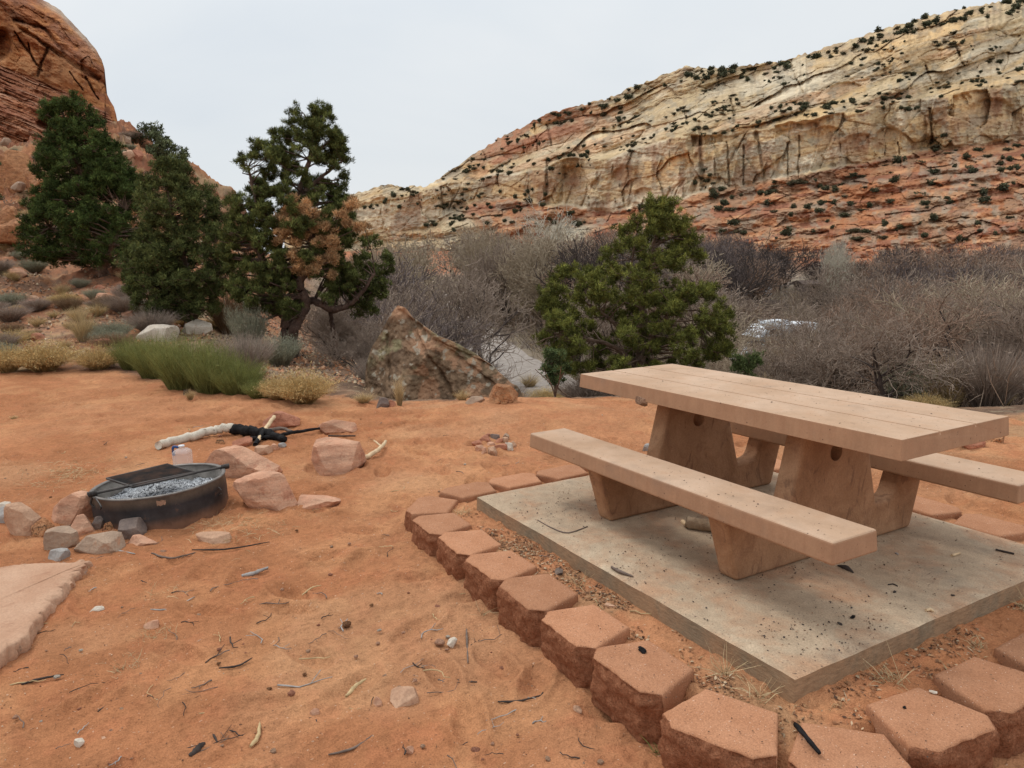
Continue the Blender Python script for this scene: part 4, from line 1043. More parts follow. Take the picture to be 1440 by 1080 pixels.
ps = stick('stick', [(508, 650), (524, 643), (537, 635), (543, 628)], [.02, .021, .018, .012], PALEW, 'pale peeled forked stick poking out behind the cube boulder', 'stick', [.02, .03, .04, .05], n=20)
stick('fork', [(536, 635), (529, 631), (526, 630)], [.010, .008, .006], PALEW, None, None, [.05, .06, .07], parent=ps, n=8)
stick('stick', [(462, 616), (500, 616)], [.008, .007], DKTW, 'dark straight twig lying just above the cube boulder', 'stick', .02, n=8)
# log under the table: stands on the pad
def pad_stick(name, pts, rad, m, label, cat, z=0., n=14, wob=.1, sides=8, parent=None):
    rad = np.atleast_1d(np.array(rad, float)); P = smooth_path([at(X, Y, z) for X, Y in pts], n); rr = np.interp(np.linspace(0, 1, n), np.linspace(0, 1, len(rad)), rad); P[:, 2] = z+rr*.97
    o = link(name, mkmesh(name, *poly_tube(P, rr, sides, wob, 3), [m], True), parent)
    if label: tag(o, label, cat)
    return o
lg2 = pad_stick('log', [(966, 742), (990, 746), (1020, 751)], [.035, .033, .034], mat_rock('grey bark', (.27, .18, .11), (.40, .30, .20), (.16, .10, .07), 14), 'short cut log lying on the pad beneath the near bench', 'log', sides=14)
pad_stick('side_stub', [(966, 741), (960, 736)], [.014, .012], PALEW, None, None, z=.012, parent=lg2)
# foil-like strip, twigs resting on the pad
for pts, r_, m_, lab in (
    ([(860, 799), (872, 806), (890, 812)], [.006, .009, .004], TWIG, 'curled strip of bark on the pad\'s front left rim'),
    ([(756, 732), (780, 745), (800, 750), (826, 741)], [.003, .004, .003], TWIG, 'forked dry twig on the pad left of the near bench leg'),
    ([(1178, 796), (1190, 801), (1200, 806)], [.003, .012, .003], DKTW, 'dark seed pod lying below the near bench end'),
    ([(1400, 774), (1426, 780)], [.005, .005], DKTW, 'straight dark twig on the pad near its right side'),
    ([(1249, 823), (1256, 822), (1262, 825)], [.003, .003], DKTW, 'small bent dark twig in the pad\'s middle'),
    ([(1302, 860), (1308, 859), (1313, 861)], [.006, .007, .004], PALEW, 'small orange wood chip on the pad\'s right half'),
    ([(1338, 783), (1350, 779)], [.007, .005], PALEW, 'pale chip of wood on the pad below the far bench')):
    pad_stick('twig', pts, r_, m_, lab, 'twig', n=10, sides=6)
def pod(X, Y, z, s, m, label, name='charcoal_scrap', cat='scrap', seed=1):
    P = at(X, Y, z); me = rock_mesh(name, seed, (s*1.1, s*.6, s*.4), 3, 6, .5); me.materials.append(m)
    o = link(name, me, None, (P[0], P[1], z+s*.3), (0, 0, seed)); tag(o, label, cat); return o
pod(904, 916, -.045, .022, CHAR, 'charred wood scrap lying on a red block', seed=3)
pod(716, 784, -.053, .007, DKTW, 'single dark pebble on top of a red block', 'pebble', 'pebble', 4)
pod(1199, 869, 0, .013, CHAR, 'black scrap of charcoal in the pad\'s middle', seed=5)
pod(1181, 878, 0, .011, DKTW, 'dark grey scrap just left of the black charcoal on the pad', seed=6)
pod(1340, 838, 0, .009, DKTW, 'small dark scrap on the pad\'s right part', seed=7)
pod(1258, 833, 0, .009, DKTW, 'round dark scrap on the pad above the charcoal scrap', seed=8)
pod(1261, 779, 0, .010, ROCKM['blue'], 'small blue grey pebble on the pad right of the bench end', 'pebble', 'pebble', 9)
pod(1312, 974, -.05, .012, ROCKM['pale'], 'pale chip in the gap between two right hand blocks', 'wood_chip', 'chip', 10)
pod(1272, 996, -.05, .008, CHAR, 'dark crumb on the block right of the black stick', seed=11)
o = pod(786, 807, -.09, .035, TWIG, 'splintered dark wood chunk between block row and pad', 'wood_chunk', 'wood chunk', 12)
o = pod(858, 853, -.05, .020, ROCKM['tan'], 'broken brown bark chip on a red block\'s inner corner', 'bark_chip', 'chip', 13)
# black stick on the bottom block, laid from the gap onto the block
P = smooth_path([[*at(1118, 1012, -.04)[:2], -.055], [*at(1132, 1030, -.04)[:2], -.05], [*at(1153, 1052, -.04)[:2], -.058]], 12)
o = link('stick', mkmesh('stick', *poly_tube(P, [.006, .008, .009, .0095, .009, .008, .008, .009, .009, .008, .007, .006], 7, .15), [CHAR], True)); tag(o, 'black curved stick resting on the red block at the bottom edge', 'stick')

def jug():
    P = gp(258, 657); root = empty('water_jug', P, math.atan2(RT[1], RT[0])); tag(root, 'clear empty plastic water jug standing behind the fire ring', 'water jug')
    m, nt, b = newmat('clear plastic'); b.inputs['Base Color'].default_value = (.86, .84, .84, 1); b.inputs['Roughness'].default_value = .18
    b.inputs['Transmission Weight'].default_value = .55; b.inputs['IOR'].default_value = 1.2; b.inputs['Alpha'].default_value = .62
    s = wm(P); Hh = 31*s; r = 12.3*s; n = 40; th = np.linspace(0, 2*math.pi, n, endpoint=False); V = []
    prof = [(0, .0), (.85, .0), (.97, .02)]
    for k in range(7): prof += [(1.0, .05+k*.085), (.955, .08+k*.085)]
    prof += [(1., .66), (.97, .72), (.84, .80), (.55, .87), (.32, .905), (.30, .95), (.30, 1.0)]
    for a, z in prof:
        q = 4.; rr = a*r/((np.abs(np.cos(th))**q+np.abs(np.sin(th))**q)**(1/q))*.95 if a > .5 else np.full(n, a*r)
        V.append(np.column_stack([rr*np.cos(th), rr*np.sin(th), np.full(n, z*Hh)]))
    V = np.concatenate(V); Q = [[j*n+i, j*n+(i+1) % n, (j+1)*n+(i+1) % n, (j+1)*n+i] for j in range(len(prof)-1) for i in range(n)]
    link('bottle_body', mkmesh('bottle_body', V, np.array(Q), [m], True), root)
    blue = mat_plain('blue plastic', (.03, .07, .20), .4, 0, .1)
    pts = smooth_path([(-r*.35, 0, Hh*.93), (-r*.85, 0, Hh*.96), (-r*1.02, 0, Hh*.86), (-r*.98, 0, Hh*.66), (-r*.85, 0, Hh*.55)], 16)
    link('handle', mkmesh('handle', *poly_tube(pts, r*.16, 8), [blue], True), root)
    bm = bmesh.new(); bmesh.ops.create_cone(bm, cap_ends=True, segments=20, radius1=r*.34, radius2=r*.33, depth=Hh*.06, matrix=Matrix.Translation((0, 0, Hh*1.0)))
    link('cap', bm_mesh('cap', bm, mat_plain('white cap', (.75, .76, .78), .4, 0, .05), True), root)
jug()
def cup():
    P = gp(262, 556); s = wm(P); bm = bmesh.new()
    bmesh.ops.create_cone(bm, cap_ends=True, segments=20, radius1=s*4.0, radius2=s*3.3, depth=s*8, matrix=Matrix.Translation((0, 0, s*4)))
    top = [f for f in bm.faces if f.normal.z > .9 and len(f.verts) > 4]
    r = bmesh.ops.inset_region(bm, faces=top, thickness=s*.5); bmesh.ops.translate(bm, verts=top[0].verts[:], vec=(0, 0, -s*5))
    o = link('black_cup', bm_mesh('black_cup', bm, mat_plain('black plastic', (.012, .012, .014), .4, 0, .1)), None, P); tag(o, 'small black cup standing below the green bush', 'cup')
cup()

# ------------------------------------------------------------------ foliage
LEAF = mat_attr('foliage', .85, (3, .25), None, .12)
def unit(v): return v/(np.linalg.norm(v, axis=-1, keepdims=True)+1e-9)
def blades(P, D, W, C, tipc=1.25):
    """one triangle per leaf or needle sprig"""
    n = len(P); r = NR.randn(n, 3); sd = unit(np.cross(D, r))*np.asarray(W).reshape(-1, 1)/2
    V = np.stack([P-sd, P+sd, P+D], 1).reshape(-1, 3); C3 = np.stack([C, C, C*tipc], 1).reshape(-1, 3)
    return V, np.arange(3*n).reshape(-1, 3), C3
def strips(P, D, W, C, bend=None, tipc=1.2, basec=.7):
    """curved stem: 2 quads, P base, D full vector, bend vector added at the tip"""
    n = len(P); bend = np.zeros_like(P) if bend is None else bend
    sd = unit(np.cross(D, NR.randn(n, 3)))*np.asarray(W).reshape(-1, 1)/2
    a = P; b = P+D*.5+bend*.2; c = P+D+bend
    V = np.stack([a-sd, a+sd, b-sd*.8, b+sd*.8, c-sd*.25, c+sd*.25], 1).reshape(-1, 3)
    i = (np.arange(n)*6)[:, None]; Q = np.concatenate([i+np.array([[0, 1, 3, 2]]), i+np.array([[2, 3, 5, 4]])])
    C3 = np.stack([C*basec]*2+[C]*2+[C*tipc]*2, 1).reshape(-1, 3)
    return V, Q, C3
def in_rows(rows, k, rs):
    """random photo points inside a silhouette given as rows (y,x0,x1)"""
    ys = np.array([r[0] for r in rows]); a = np.array([r[1] for r in rows]); b = np.array([r[2] for r in rows])
    out = []
    tot = 0
    while len(out) < k:
        y = rs.uniform(ys[0], ys[-1]); x0, x1 = np.interp(y, ys, a), np.interp(y, ys, b)
        if rs.rand() > (x1-x0)/(b-a).max(): continue
        out.append((rs.uniform(x0, x1), y, (x0+x1)/2, (x1-x0)/2))
    return np.array(out)
def conifer(name, X0, Y0, d, rows, nblob, rb, label, limbs, col=(.035, .05, .022), col2=(.08, .10, .04), holes=(), nsub=9, ntuft=9, nbl=6, bl=.055, bw=.016, up=.6, seed=1, extra=(), dead=None, depthk=.75, trunk_mat=None, group=None, trunk_name='trunk', bare_frac=0.):
    rs = np.random.RandomState(seed)
    bx, by = fx(X0, d); base = np.array([float(bx), float(by), 0.]); base[2] = hz(base[0], base[1])
    s = d/1050.; hor = 371-(X0-720)*.0205
    zy = lambda Y: CAM[2]+(hor-Y)*s
    root = empty(name, base); tag(root, label, 'tree', group)
    def loc(X, Y, dd=0.):
        lat = (X-X0)*s; return np.array([RT[0]*lat+FH[0]*dd, RT[1]*lat+FH[1]*dd, zy(Y)-base[2]])
    # limbs: (points (X,Y,dd), radii)
    parts = []; nodes = []
    for pts, rad in limbs:
        P = smooth_path([loc(*p) if k else (loc(*p)-np.array([0, 0, .12]) if pts[0][1] > Y0-12 else loc(*p)) for k, p in enumerate(pts)], max(10, 7*len(pts)))
        rr = np.interp(np.linspace(0, 1, len(P)), np.linspace(0, 1, len(rad)), rad)
        P = P+rs.randn(*P.shape)*rr[:, None]*.18
        parts.append(poly_tube(P, rr, 9, .16, seed)); nodes.append(np.column_stack([P, rr]))
    nodes = np.concatenate(nodes)
    B = in_rows(rows, nblob, rs)
    keep = np.ones(len(B), bool)
    for hx, hy, ha, hb in holes: keep &= ((B[:, 0]-hx)/ha)**2+((B[:, 1]-hy)/hb)**2 > 1
    B = B[keep]
    th = (B[:, 0]-B[:, 2])/np.maximum(B[:, 3], 1); dm = np.sqrt(np.maximum(0, 1-th**2))*B[:, 3]*s*depthk
    u = rs.uniform(-1, 1, len(B)); dd = np.sign(u)*np.abs(u)**.6*dm
    Bc = np.array([loc(x, y, q) for (x, y, _, _), q in zip(B, dd)])
    deadm = np.zeros(len(Bc), bool)
    if dead:
        Bd = np.concatenate([in_rows(r_, k_, rs) for r_, k_ in dead])
        Bc = np.concatenate([Bc, [loc(x, y, -B[:, 3].mean()*s*.55+rs.uniform(-.15, .15)) for x, y, _, _ in Bd]]); deadm = np.concatenate([deadm, np.ones(len(Bd), bool)])
    R = rb*s*rs.uniform(.7, 1.25, len(Bc)); R[deadm] *= .8
    # branches: from the nearest lower node of a limb to each clump
    S0, S1, r0, r1 = [], [], [], []
    subs = []; scol = []
    for c, r, dm_ in zip(Bc, R, deadm):
        dv = nodes[:, :3]-c; q = np.linalg.norm(dv, axis=1)+np.maximum(dv[:, 2], -.1)*.8; j = int(np.argmin(q)); p0 = nodes[j, :3]; rr = min(nodes[j, 3]*.5, .022+.01*s*50)
        mid = (p0+c)/2+rs.randn(3)*.06; 
        S0 += [p0, mid]; S1 += [mid, c]; r0 += [rr, rr*.7]; r1 += [rr*.7, rr*.4]
        k = nsub
        off = unit(rs.randn(k, 3))*(rs.rand(k, 1)**.45)*r; off[:, 2] *= .8; off[:, 2] += .15*r
        sc_ = c+off; subs.append(sc_); scol.append(np.full(k, dm_))
        for q_ in sc_[:5]: S0.append(c); S1.append(q_); r0.append(rr*.35); r1.append(.004)
    if bare_frac:
        for k in range(int(bare_frac)):
            j = rs.randint(len(nodes)); p0 = nodes[j, :3]
            if p0[2] > nodes[:, 2].max()*.55: continue
            dr = unit(rs.randn(3))*rs.uniform(.25, .6); m_ = p0+dr*.5+rs.randn(3)*.05
            S0 += [p0, m_, m_]; S1 += [m_, p0+dr, m_+dr*.5+rs.randn(3)*.1]; r0 += [.012, .008, .007]; r1 += [.008, .004, .004]
    subs = np.concatenate(subs); scol = np.concatenate(scol)
    n = len(subs)*ntuft
    tc = np.repeat(subs, ntuft, 0); dmask = np.repeat(scol, ntuft)
    rsub = np.median(R)*.36
    to = unit(rs.randn(n, 3)); tp = tc+to*rsub*rs.rand(n, 1)**.5
    td = unit(to*.8+np.array([0, 0, up])+rs.randn(n, 3)*.35)
    # blades in each tuft
    P = np.repeat(tp, nbl, 0); m = len(P); D = unit(np.repeat(td, nbl, 0)+rs.randn(m, 3)*.55)
    L = bl*rs.uniform(.6, 1.3, m); P = P+rs.randn(m, 3)*bl*.25
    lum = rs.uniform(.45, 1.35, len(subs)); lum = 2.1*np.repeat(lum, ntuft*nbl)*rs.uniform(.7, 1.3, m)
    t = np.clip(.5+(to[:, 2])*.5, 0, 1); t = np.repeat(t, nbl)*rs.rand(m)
    Cc = mixc(col, col2, t)*lum[:, None]  # upward tufts paler: sunlit tips painted into the foliage colour
    dmk = np.repeat(dmask, nbl)
    Cc[dmk] = (mixc([.18, .105, .05], [.30, .19, .10], rs.rand(m))*lum[:, None])[dmk]
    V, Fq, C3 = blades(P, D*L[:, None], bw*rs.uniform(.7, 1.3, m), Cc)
    parts.append(tubes(S0, S1, r0, r1, 4))
    tm = trunk_mat or mat_rock('juniper bark', (.11, .07, .05), (.23, .15, .105), (.34, .27, .21), 9, bump=((12, .8, .02), (40, .6, .006)), strata=.6)
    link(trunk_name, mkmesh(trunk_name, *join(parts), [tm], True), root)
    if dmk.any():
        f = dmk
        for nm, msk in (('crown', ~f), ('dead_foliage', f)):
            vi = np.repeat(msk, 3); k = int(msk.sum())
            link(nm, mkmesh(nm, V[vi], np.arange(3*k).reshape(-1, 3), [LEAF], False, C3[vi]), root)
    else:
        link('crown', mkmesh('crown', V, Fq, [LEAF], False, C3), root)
    return root
conifer('juniper_tree', 150, 380, 22, [(148, 106, 122), (165, 98, 158), (200, 90, 172), (240, 80, 196), (280, 68, 208), (320, 52, 216), (350, 46, 214), (372, 82, 196)], 330, 13,
        'dense dark green conical juniper on the left slope below the red cliff', [([(150, 384, 0), (148, 350, 0), (140, 290, .1), (128, 220, 0), (116, 165, 0)], (.16, .13, .1, .06, .02)), ([(149, 378, 0), (175, 345, -.3), (195, 300, -.2)], (.10, .07, .03)), ([(149, 375, 0), (115, 345, .2), (80, 320, 0)], (.10, .07, .03))],
        col=(.024, .036, .010), col2=(.062, .082, .022), nsub=9, ntuft=9, nbl=9, bl=.085, bw=.017, seed=3)
conifer('juniper_tree', 268, 452, 16, [(225, 238, 262), (250, 226, 290), (280, 210, 312), (320, 202, 322), (360, 190, 328), (400, 186, 326), (430, 196, 308), (446, 215, 285)], 260, 14,
        'rounded olive green juniper between the conical tree and the twisted pinyon', [([(268, 456, 0), (262, 425, 0), (262, 380, .1), (255, 320, 0), (248, 250, 0)], (.10, .08, .06, .04, .015)), ([(266, 450, 0), (290, 420, -.2), (312, 370, -.1)], (.07, .05, .02)), ([(266, 450, 0), (235, 410, -.1), (212, 350, .1)], (.07, .05, .02))],
        col=(.034, .042, .014), col2=(.10, .108, .036), nsub=9, ntuft=9, nbl=9, bl=.065, bw=.013, seed=4, holes=((232, 236, 12, 12), (300, 262, 16, 12), (205, 300, 12, 14)), bare_frac=60)
PBARK = mat_rock('pinyon bark', (.075, .045, .035), (.16, .10, .075), (.23, .16, .12), 9, bump=((12, .9, .03), (40, .6, .008)), strata=.6)
conifer('pinyon_tree', 405, 506, 14, [(154, 446, 466), (170, 432, 478), (190, 420, 492), (205, 400, 496), (222, 362, 498), (240, 352, 500), (265, 354, 500), (285, 340, 492), (310, 330, 500), (350, 322, 506), (385, 322, 515), (420, 335, 500), (446, 350, 436)], 400, 10.5,
        'tall twisted pinyon with a rust brown dead bough beside the giant boulder', [([(404, 510, 0), (403, 480, 0), (400, 445, 0), (388, 405, .1), (398, 340, .1), (430, 280, 0), (450, 220, 0), (457, 165, 0)], (.17, .15, .12, .09, .07, .05, .035, .012)),
         ([(404, 500, -.05), (414, 465, -.2), (436, 430, -.3), (432, 398, -.35), (446, 378, -.4), (455, 345, -.4)], (.12, .10, .085, .07, .055, .03)), ([(402, 440, 0), (440, 424, -.1), (470, 436, -.1), (500, 425, 0), (530, 388, 0)], (.09, .07, .06, .045, .02)),
         ([(398, 400, 0), (370, 350, -.2), (345, 300, -.1)], (.07, .05, .02)), ([(398, 330, 0), (378, 290, -.2), (366, 240, -.1)], (.06, .045, .015)), ([(430, 280, 0), (470, 250, 0), (492, 235, 0)], (.04, .03, .01)), ([(445, 230, 0), (478, 205, .1), (488, 192, 0)], (.03, .02, .008))],
        col=(.034, .042, .013), col2=(.105, .112, .034), nsub=9, ntuft=9, nbl=10, bl=.06, bw=.0105, up=1.0, seed=5,
        holes=((442, 412, 15, 32), (412, 258, 8, 16), (448, 214, 6, 6), (438, 236, 6, 7), (472, 272, 12, 6), (395, 206, 10, 8), (478, 298, 12, 6), (505, 330, 10, 14)),
        dead=[([(288, 408, 440), (310, 410, 478), (345, 412, 488), (380, 430, 488), (402, 462, 480)], 46), ([(292, 496, 520), (320, 500, 530), (335, 515, 530)], 7)], trunk_mat=PBARK, bare_frac=50)
conifer('pinyon_tree', 470, 500, 14.6, [(340, 515, 528), (360, 505, 554), (385, 490, 556), (410, 480, 548), (430, 486, 535), (445, 500, 520)], 46, 11,
        'low spreading green pinyon behind the twisted one, its bough reaching towards the boulder', [([(470, 505, 0), (468, 470, 0), (466, 430, 0), (500, 400, 0), (530, 375, 0)], (.05, .045, .04, .03, .01)), ([(467, 440, 0), (500, 430, 0), (528, 410, 0)], (.03, .025, .01))],
        col=(.034, .042, .013), col2=(.105, .112, .034), nsub=8, ntuft=8, nbl=6, bl=.055, bw=.016, up=.9, seed=6, trunk_mat=PBARK)
conifer('juniper_tree', 905, 528, 13.2, [(283, 938, 950), (295, 898, 956), (312, 886, 958), (328, 872, 972), (345, 862, 980), (362, 838, 975), (378, 800, 1004), (395, 774, 1010), (420, 766, 1008), (442, 762, 1030), (465, 758, 1036), (488, 764, 1036), (505, 775, 1020), (520, 790, 1000), (532, 800, 960)], 330, 13,
        'broad olive green juniper standing behind the left end of the picnic table', [([(905, 534, 0), (906, 490, 0), (908, 430, .0), (915, 370, 0), (930, 320, 0), (942, 290, 0)], (.10, .085, .06, .045, .025, .01)), ([(905, 505, -.1), (925, 460, -.3), (950, 430, -.4), (985, 400, -.2)], (.06, .05, .035, .012)), ([(905, 500, 0), (880, 470, -.2), (850, 440, -.2), (800, 410, 0)], (.05, .04, .03, .01)),
         ([(904, 515, 0), (860, 485, -.1), (800, 470, -.2), (775, 465, 0)], (.05, .035, .025, .01)), ([(906, 500, 0), (960, 470, 0), (1020, 455, .1)], (.045, .03, .01)), ([(908, 420, 0), (890, 380, -.1), (905, 300, 0)], (.035, .025, .01))],
        col=(.046, .052, .013), col2=(.150, .148, .034), nsub=9, ntuft=9, nbl=9, bl=.06, bw=.011, seed=8,
        holes=((984, 388, 18, 14), (822, 372, 20, 14), (845, 440, 16, 10), (950, 446, 22, 12), (890, 468, 12, 8), (810, 448, 14, 8), (985, 470, 18, 10), (960, 500, 16, 9), (835, 490, 18, 9), (925, 400, 9, 14), (868, 405, 10, 9), (1015, 415, 14, 12), (795, 500, 10, 8), (940, 340, 8, 8)), bare_frac=130)
conifer('juniper_bush', 780, 545, 9.6, [(500, 772, 796), (515, 766, 806), (530, 768, 806), (542, 775, 800)], 22, 9,
        'small dark green juniper shoot beside the road cut left of the table', [([(782, 548, 0), (784, 520, 0)], (.02, .01))], col=(.03, .045, .018), col2=(.08, .095, .035), nsub=6, ntuft=7, nbl=6, bl=.045, bw=.013, seed=9, bare_frac=10)
conifer('juniper_bush', 1060, 532, 12.5, [(498, 1048, 1070), (510, 1042, 1074), (524, 1042, 1074), (534, 1050, 1068)], 18, 9,
        'small round green juniper just behind the table top\'s middle', [([(1060, 540, 0), (1060, 515, 0)], (.02, .01))], col=(.036, .05, .018), col2=(.085, .10, .035), nsub=6, ntuft=7, nbl=6, bl=.05, bw=.015, seed=10)
conifer('juniper_tree', 240, 238, 62, [(186, 222, 236), (200, 212, 252), (215, 212, 268), (232, 222, 285), (246, 240, 300)], 40, 9,
        'small juniper on the skyline of the red slope behind the conical tree', [([(245, 250, 0), (240, 215, 0)], (.1, .05))], col=(.045, .055, .028), col2=(.10, .105, .05), nsub=7, ntuft=7, nbl=4, bl=.22, bw=.09, seed=12, bare_frac=10)
conifer('juniper_tree', -12, 300, 26, [(130, -22, 4), (165, -30, 9), (200, -34, 8), (250, -36, 10), (290, -30, 6)], 60, 12,
        'dark juniper mostly outside the left frame edge on the slope', [([(-12, 305, 0), (-12, 200, 0)], (.1, .03))], col=(.026, .042, .018), col2=(.06, .08, .035), nsub=8, ntuft=8, nbl=5, bl=.10, bw=.035, seed=13)

# ------------------------------------------------------------------ giant boulder
def giant_boulder():
    sil = [(505, 560), (508, 522), (520, 490), (538, 462), (551, 440), (560, 429), (570, 432), (580, 446), (604, 462), (640, 483), (668, 500), (690, 518), (712, 538), (728, 556), (735, 572)]
    d = 10.6; s = d/1050.; X0 = 615; hor = 371-(X0-720)*.0205
    sx_ = [p[0] for p in sil]; sy_ = [p[1] for p in sil]
    xs = np.linspace(500, 738, 260); top = np.interp(xs, sx_, sy_); yb = 590.
    n = 130; v = np.linspace(0, 1, n)[:, None]; Y = yb+(top-yb)*v; X = np.broadcast_to(xs, Y.shape).copy()
    hgt = (yb-Y)/(yb-430)
    dd = -.9*(1-v**1.0)*(.35+.65*np.clip((yb-top)/160, 0, 1))     # face leans back
    dd = dd-.25*np.exp(-((X-600+.6*(Y-500))/26)**2)               # rib running down right
    cr = cuts([(562, 436, 706, 552, 3.), (580, 452, 640, 556, 2.5), (600, 470, 700, 524, 2.), (545, 470, 560, 560, 2.)], X, Y)
    tb = Y-.72*X
    dd = dd+.06*(fbm(tb*.05, X*.015, None, 4, 5, .5)-.5)*2+.08*(fbm(X*.05, Y*.05, None, 5, 6, .55)-.5)*2+.03*(fbm(X*.2, Y*.2, None, 4, 16, .6)-.5)*2+cr*.07
    dd = dd+.5*ss(.85, 1., np.abs(X-615)/119)
    lat = (X-720)*s; z = CAM[2]+(hor-Y)*s
    c0 = CAM*[1, 1, 0]
    dd_ = dd[..., None]; P = c0+FH*(d+dd_)+RT*lat[..., None]; P[..., 2] = z
    back = []
    for k, (ddp, dzp) in enumerate([(.12, -.02), (.3, -.12), (.6, -.4), (.9, -.9), (1.1, -1.6)]):
        q = P[-1]+FH*ddp; q[:, 2] += dzp*np.clip((yb-top)/160, .15, 1); back.append(q)
    Pall = np.concatenate([P, np.array(back)])
    n1 = fbm(X*.05, tb*.06, None, 5, 7, .6); n2 = fbm(X*.16, Y*.16, None, 4, 8, .6)
    c = mixc([.15, .095, .058], [.225, .145, .09], ss(.4, .62, n2)); c = mixc(c, [.12, .08, .055], ss(.5, .66, n1)*.5)
    c = mixc(c, [.24, .22, .12], ss(.54, .66, fbm(X*.05, Y*.06, None, 4, 9))*ss(540, 470, Y)*.7)
    c = mixc(c, [.44, .24, .14], np.clip(ss(.52, .62, fbm(X*.06, Y*.06, None, 4, 10))*ss(560, 600, X)*.6+ss(455, 432, Y)*.9, 0, 1))
    c = mixc(c, [.36, .32, .25], ss(.68, .74, fbm(X*.12, Y*.14, None, 3, 11))*.7)
    call = np.concatenate([c, np.repeat(c[-1:], 5, 0)])
    m = mat_attr('giant boulder rock', .95, (6, .28), ((4, .5, .08), (16, .7, .03), (70, .6, .008)), .05)
    o = link('boulder', mkmesh('boulder', Pall, grid_faces(*Pall.shape[:2]), [m], False, call)); tag(o, 'giant pointed brown boulder mottled with lichen at the edge of the sand', 'boulder')
giant_boulder()

# ------------------------------------------------------------------ bushes and grasses
def bush_mesh(name, seed, n, h, r, w, c1, c2, lean=.5, droop=.1, basespread=.35, twigs=0, tw=.006, twc=(.14, .10, .08), leafy=0, leaf=.02, leafc=(.3, .3, .2), hvar=.4, lw=.28):
    rs = np.random.RandomState(seed)
    a = rs.rand(n)*6.283; q = rs.rand(n)**.5
    base = np.stack([np.cos(a)*q*r*basespread, np.sin(a)*q*r*basespread, np.full(n, -.03*h)], 1)
    a2 = a+rs.randn(n)*.5; ln = q*lean+rs.randn(n)*.12*lean; hh = h*(1-hvar*rs.rand(n))*(1-.25*q*q)
    D = np.stack([np.cos(a2)*ln*hh, np.sin(a2)*ln*hh, hh], 1)
    bend = np.stack([np.cos(a2)*ln*hh*.5, np.sin(a2)*ln*hh*.5, -np.abs(ln)*hh*droop*2], 1)+rs.randn(n, 3)*h*.05
    C = mixc(c1, c2, rs.rand(n))*rs.uniform(.65, 1.3, (n, 1))
    V, Q, C3 = strips(base, D, w*rs.uniform(.6, 1.3, n), C, bend)
    # side sprigs near the tips
    if leafy:
        k = rs.randint(n, size=leafy); t = rs.uniform(.35, 1.02, leafy)[:, None]
        P = base[k]+D[k]*t+bend[k]*t**2; Dl = unit(rs.randn(leafy, 3)+np.array([0, 0, .7]))*leaf*rs.uniform(.5, 1.4, (leafy, 1))
        Cl = mixc(leafc, np.array(leafc)*1.5, rs.rand(leafy))*rs.uniform(.7, 1.25, (leafy, 1))
        V2, Q2, C2 = strips(P, Dl, leaf*lw, Cl)
        Q = np.concatenate([Q, Q2+len(V)]); V = np.concatenate([V, V2]); C3 = np.concatenate([C3, C2])
    return mkmesh(name, V, Q, [LEAF], False, C3)
BU = {}
def bushes():
    for i in range(2):
        BU['green%d' % i] = bush_mesh('ephedra', 10+i, 3000, 1., 1., .0075, (.12, .135, .035), (.30, .30, .105), .8, .03, .6, leafy=4200, leaf=.15, leafc=(.17, .185, .06), hvar=.62, lw=.05)
        BU['yellow%d' % i] = bush_mesh('dry_brush', 20+i, 2200, 1., 1., .008, (.38, .26, .11), (.58, .42, .20), .95, .2, .25, hvar=.6, leafy=6500, leaf=.06, leafc=(.46, .33, .15))
        BU['straw%d' % i] = bush_mesh('grass', 30+i, 900, 1., 1., .009, (.42, .31, .16), (.62, .47, .26), .6, .2, .18, hvar=.65)
        BU['sage%d' % i] = bush_mesh('sagebrush', 40+i, 1300, 1., 1., .008, (.22, .20, .14), (.32, .30, .22), .8, .05, .3, leafy=9500, leaf=.05, leafc=(.25, .25, .175))
        BU['grey%d' % i] = bush_mesh('dead_bush', 50+i, 2600, 1., 1., .009, (.22, .165, .13), (.40, .32, .26), .95, .05, .3, leafy=2600, leaf=.10, leafc=(.30, .235, .185), lw=.08)
        BU['brown%d' % i] = bush_mesh('brown_bush', 60+i, 2200, 1., 1., .011, (.16, .10, .06), (.30, .20, .12), .85, .05, .3, leafy=3500, leaf=.06, leafc=(.25, .17, .10))
bushes()
BN = dict(green='ephedra_bush', yellow='dry_shrub', straw='grass_clump', sage='sage_bush', grey='dead_bush', brown='brown_bush')
BC = dict(green='bush', yellow='brush', straw='grass clump', sage='sagebrush', grey='dead bush', brown='bush')
def bush(kind, X, Y, w, h, label, group=None, sink=.0, P=None):
    """w,h in photo pixels; stands on the ground at (X,Y)"""
    P = gp(X, Y) if P is None else P; s = wm(P)
    wv = {'green': 2.0, 'yellow': 2.0, 'straw': 1.5, 'sage': 2.0, 'grey': 2.1, 'brown': 2.1}[kind]
    o = link(BN[kind], BU[kind+str(rnd.randint(0, 1))], None, tuple(P), (0, 0, rnd.uniform(0, 6.28)), (w*s/wv, w*s/wv*.9, h*s*1.0))
    tag(o, label, BC[kind], group); return o
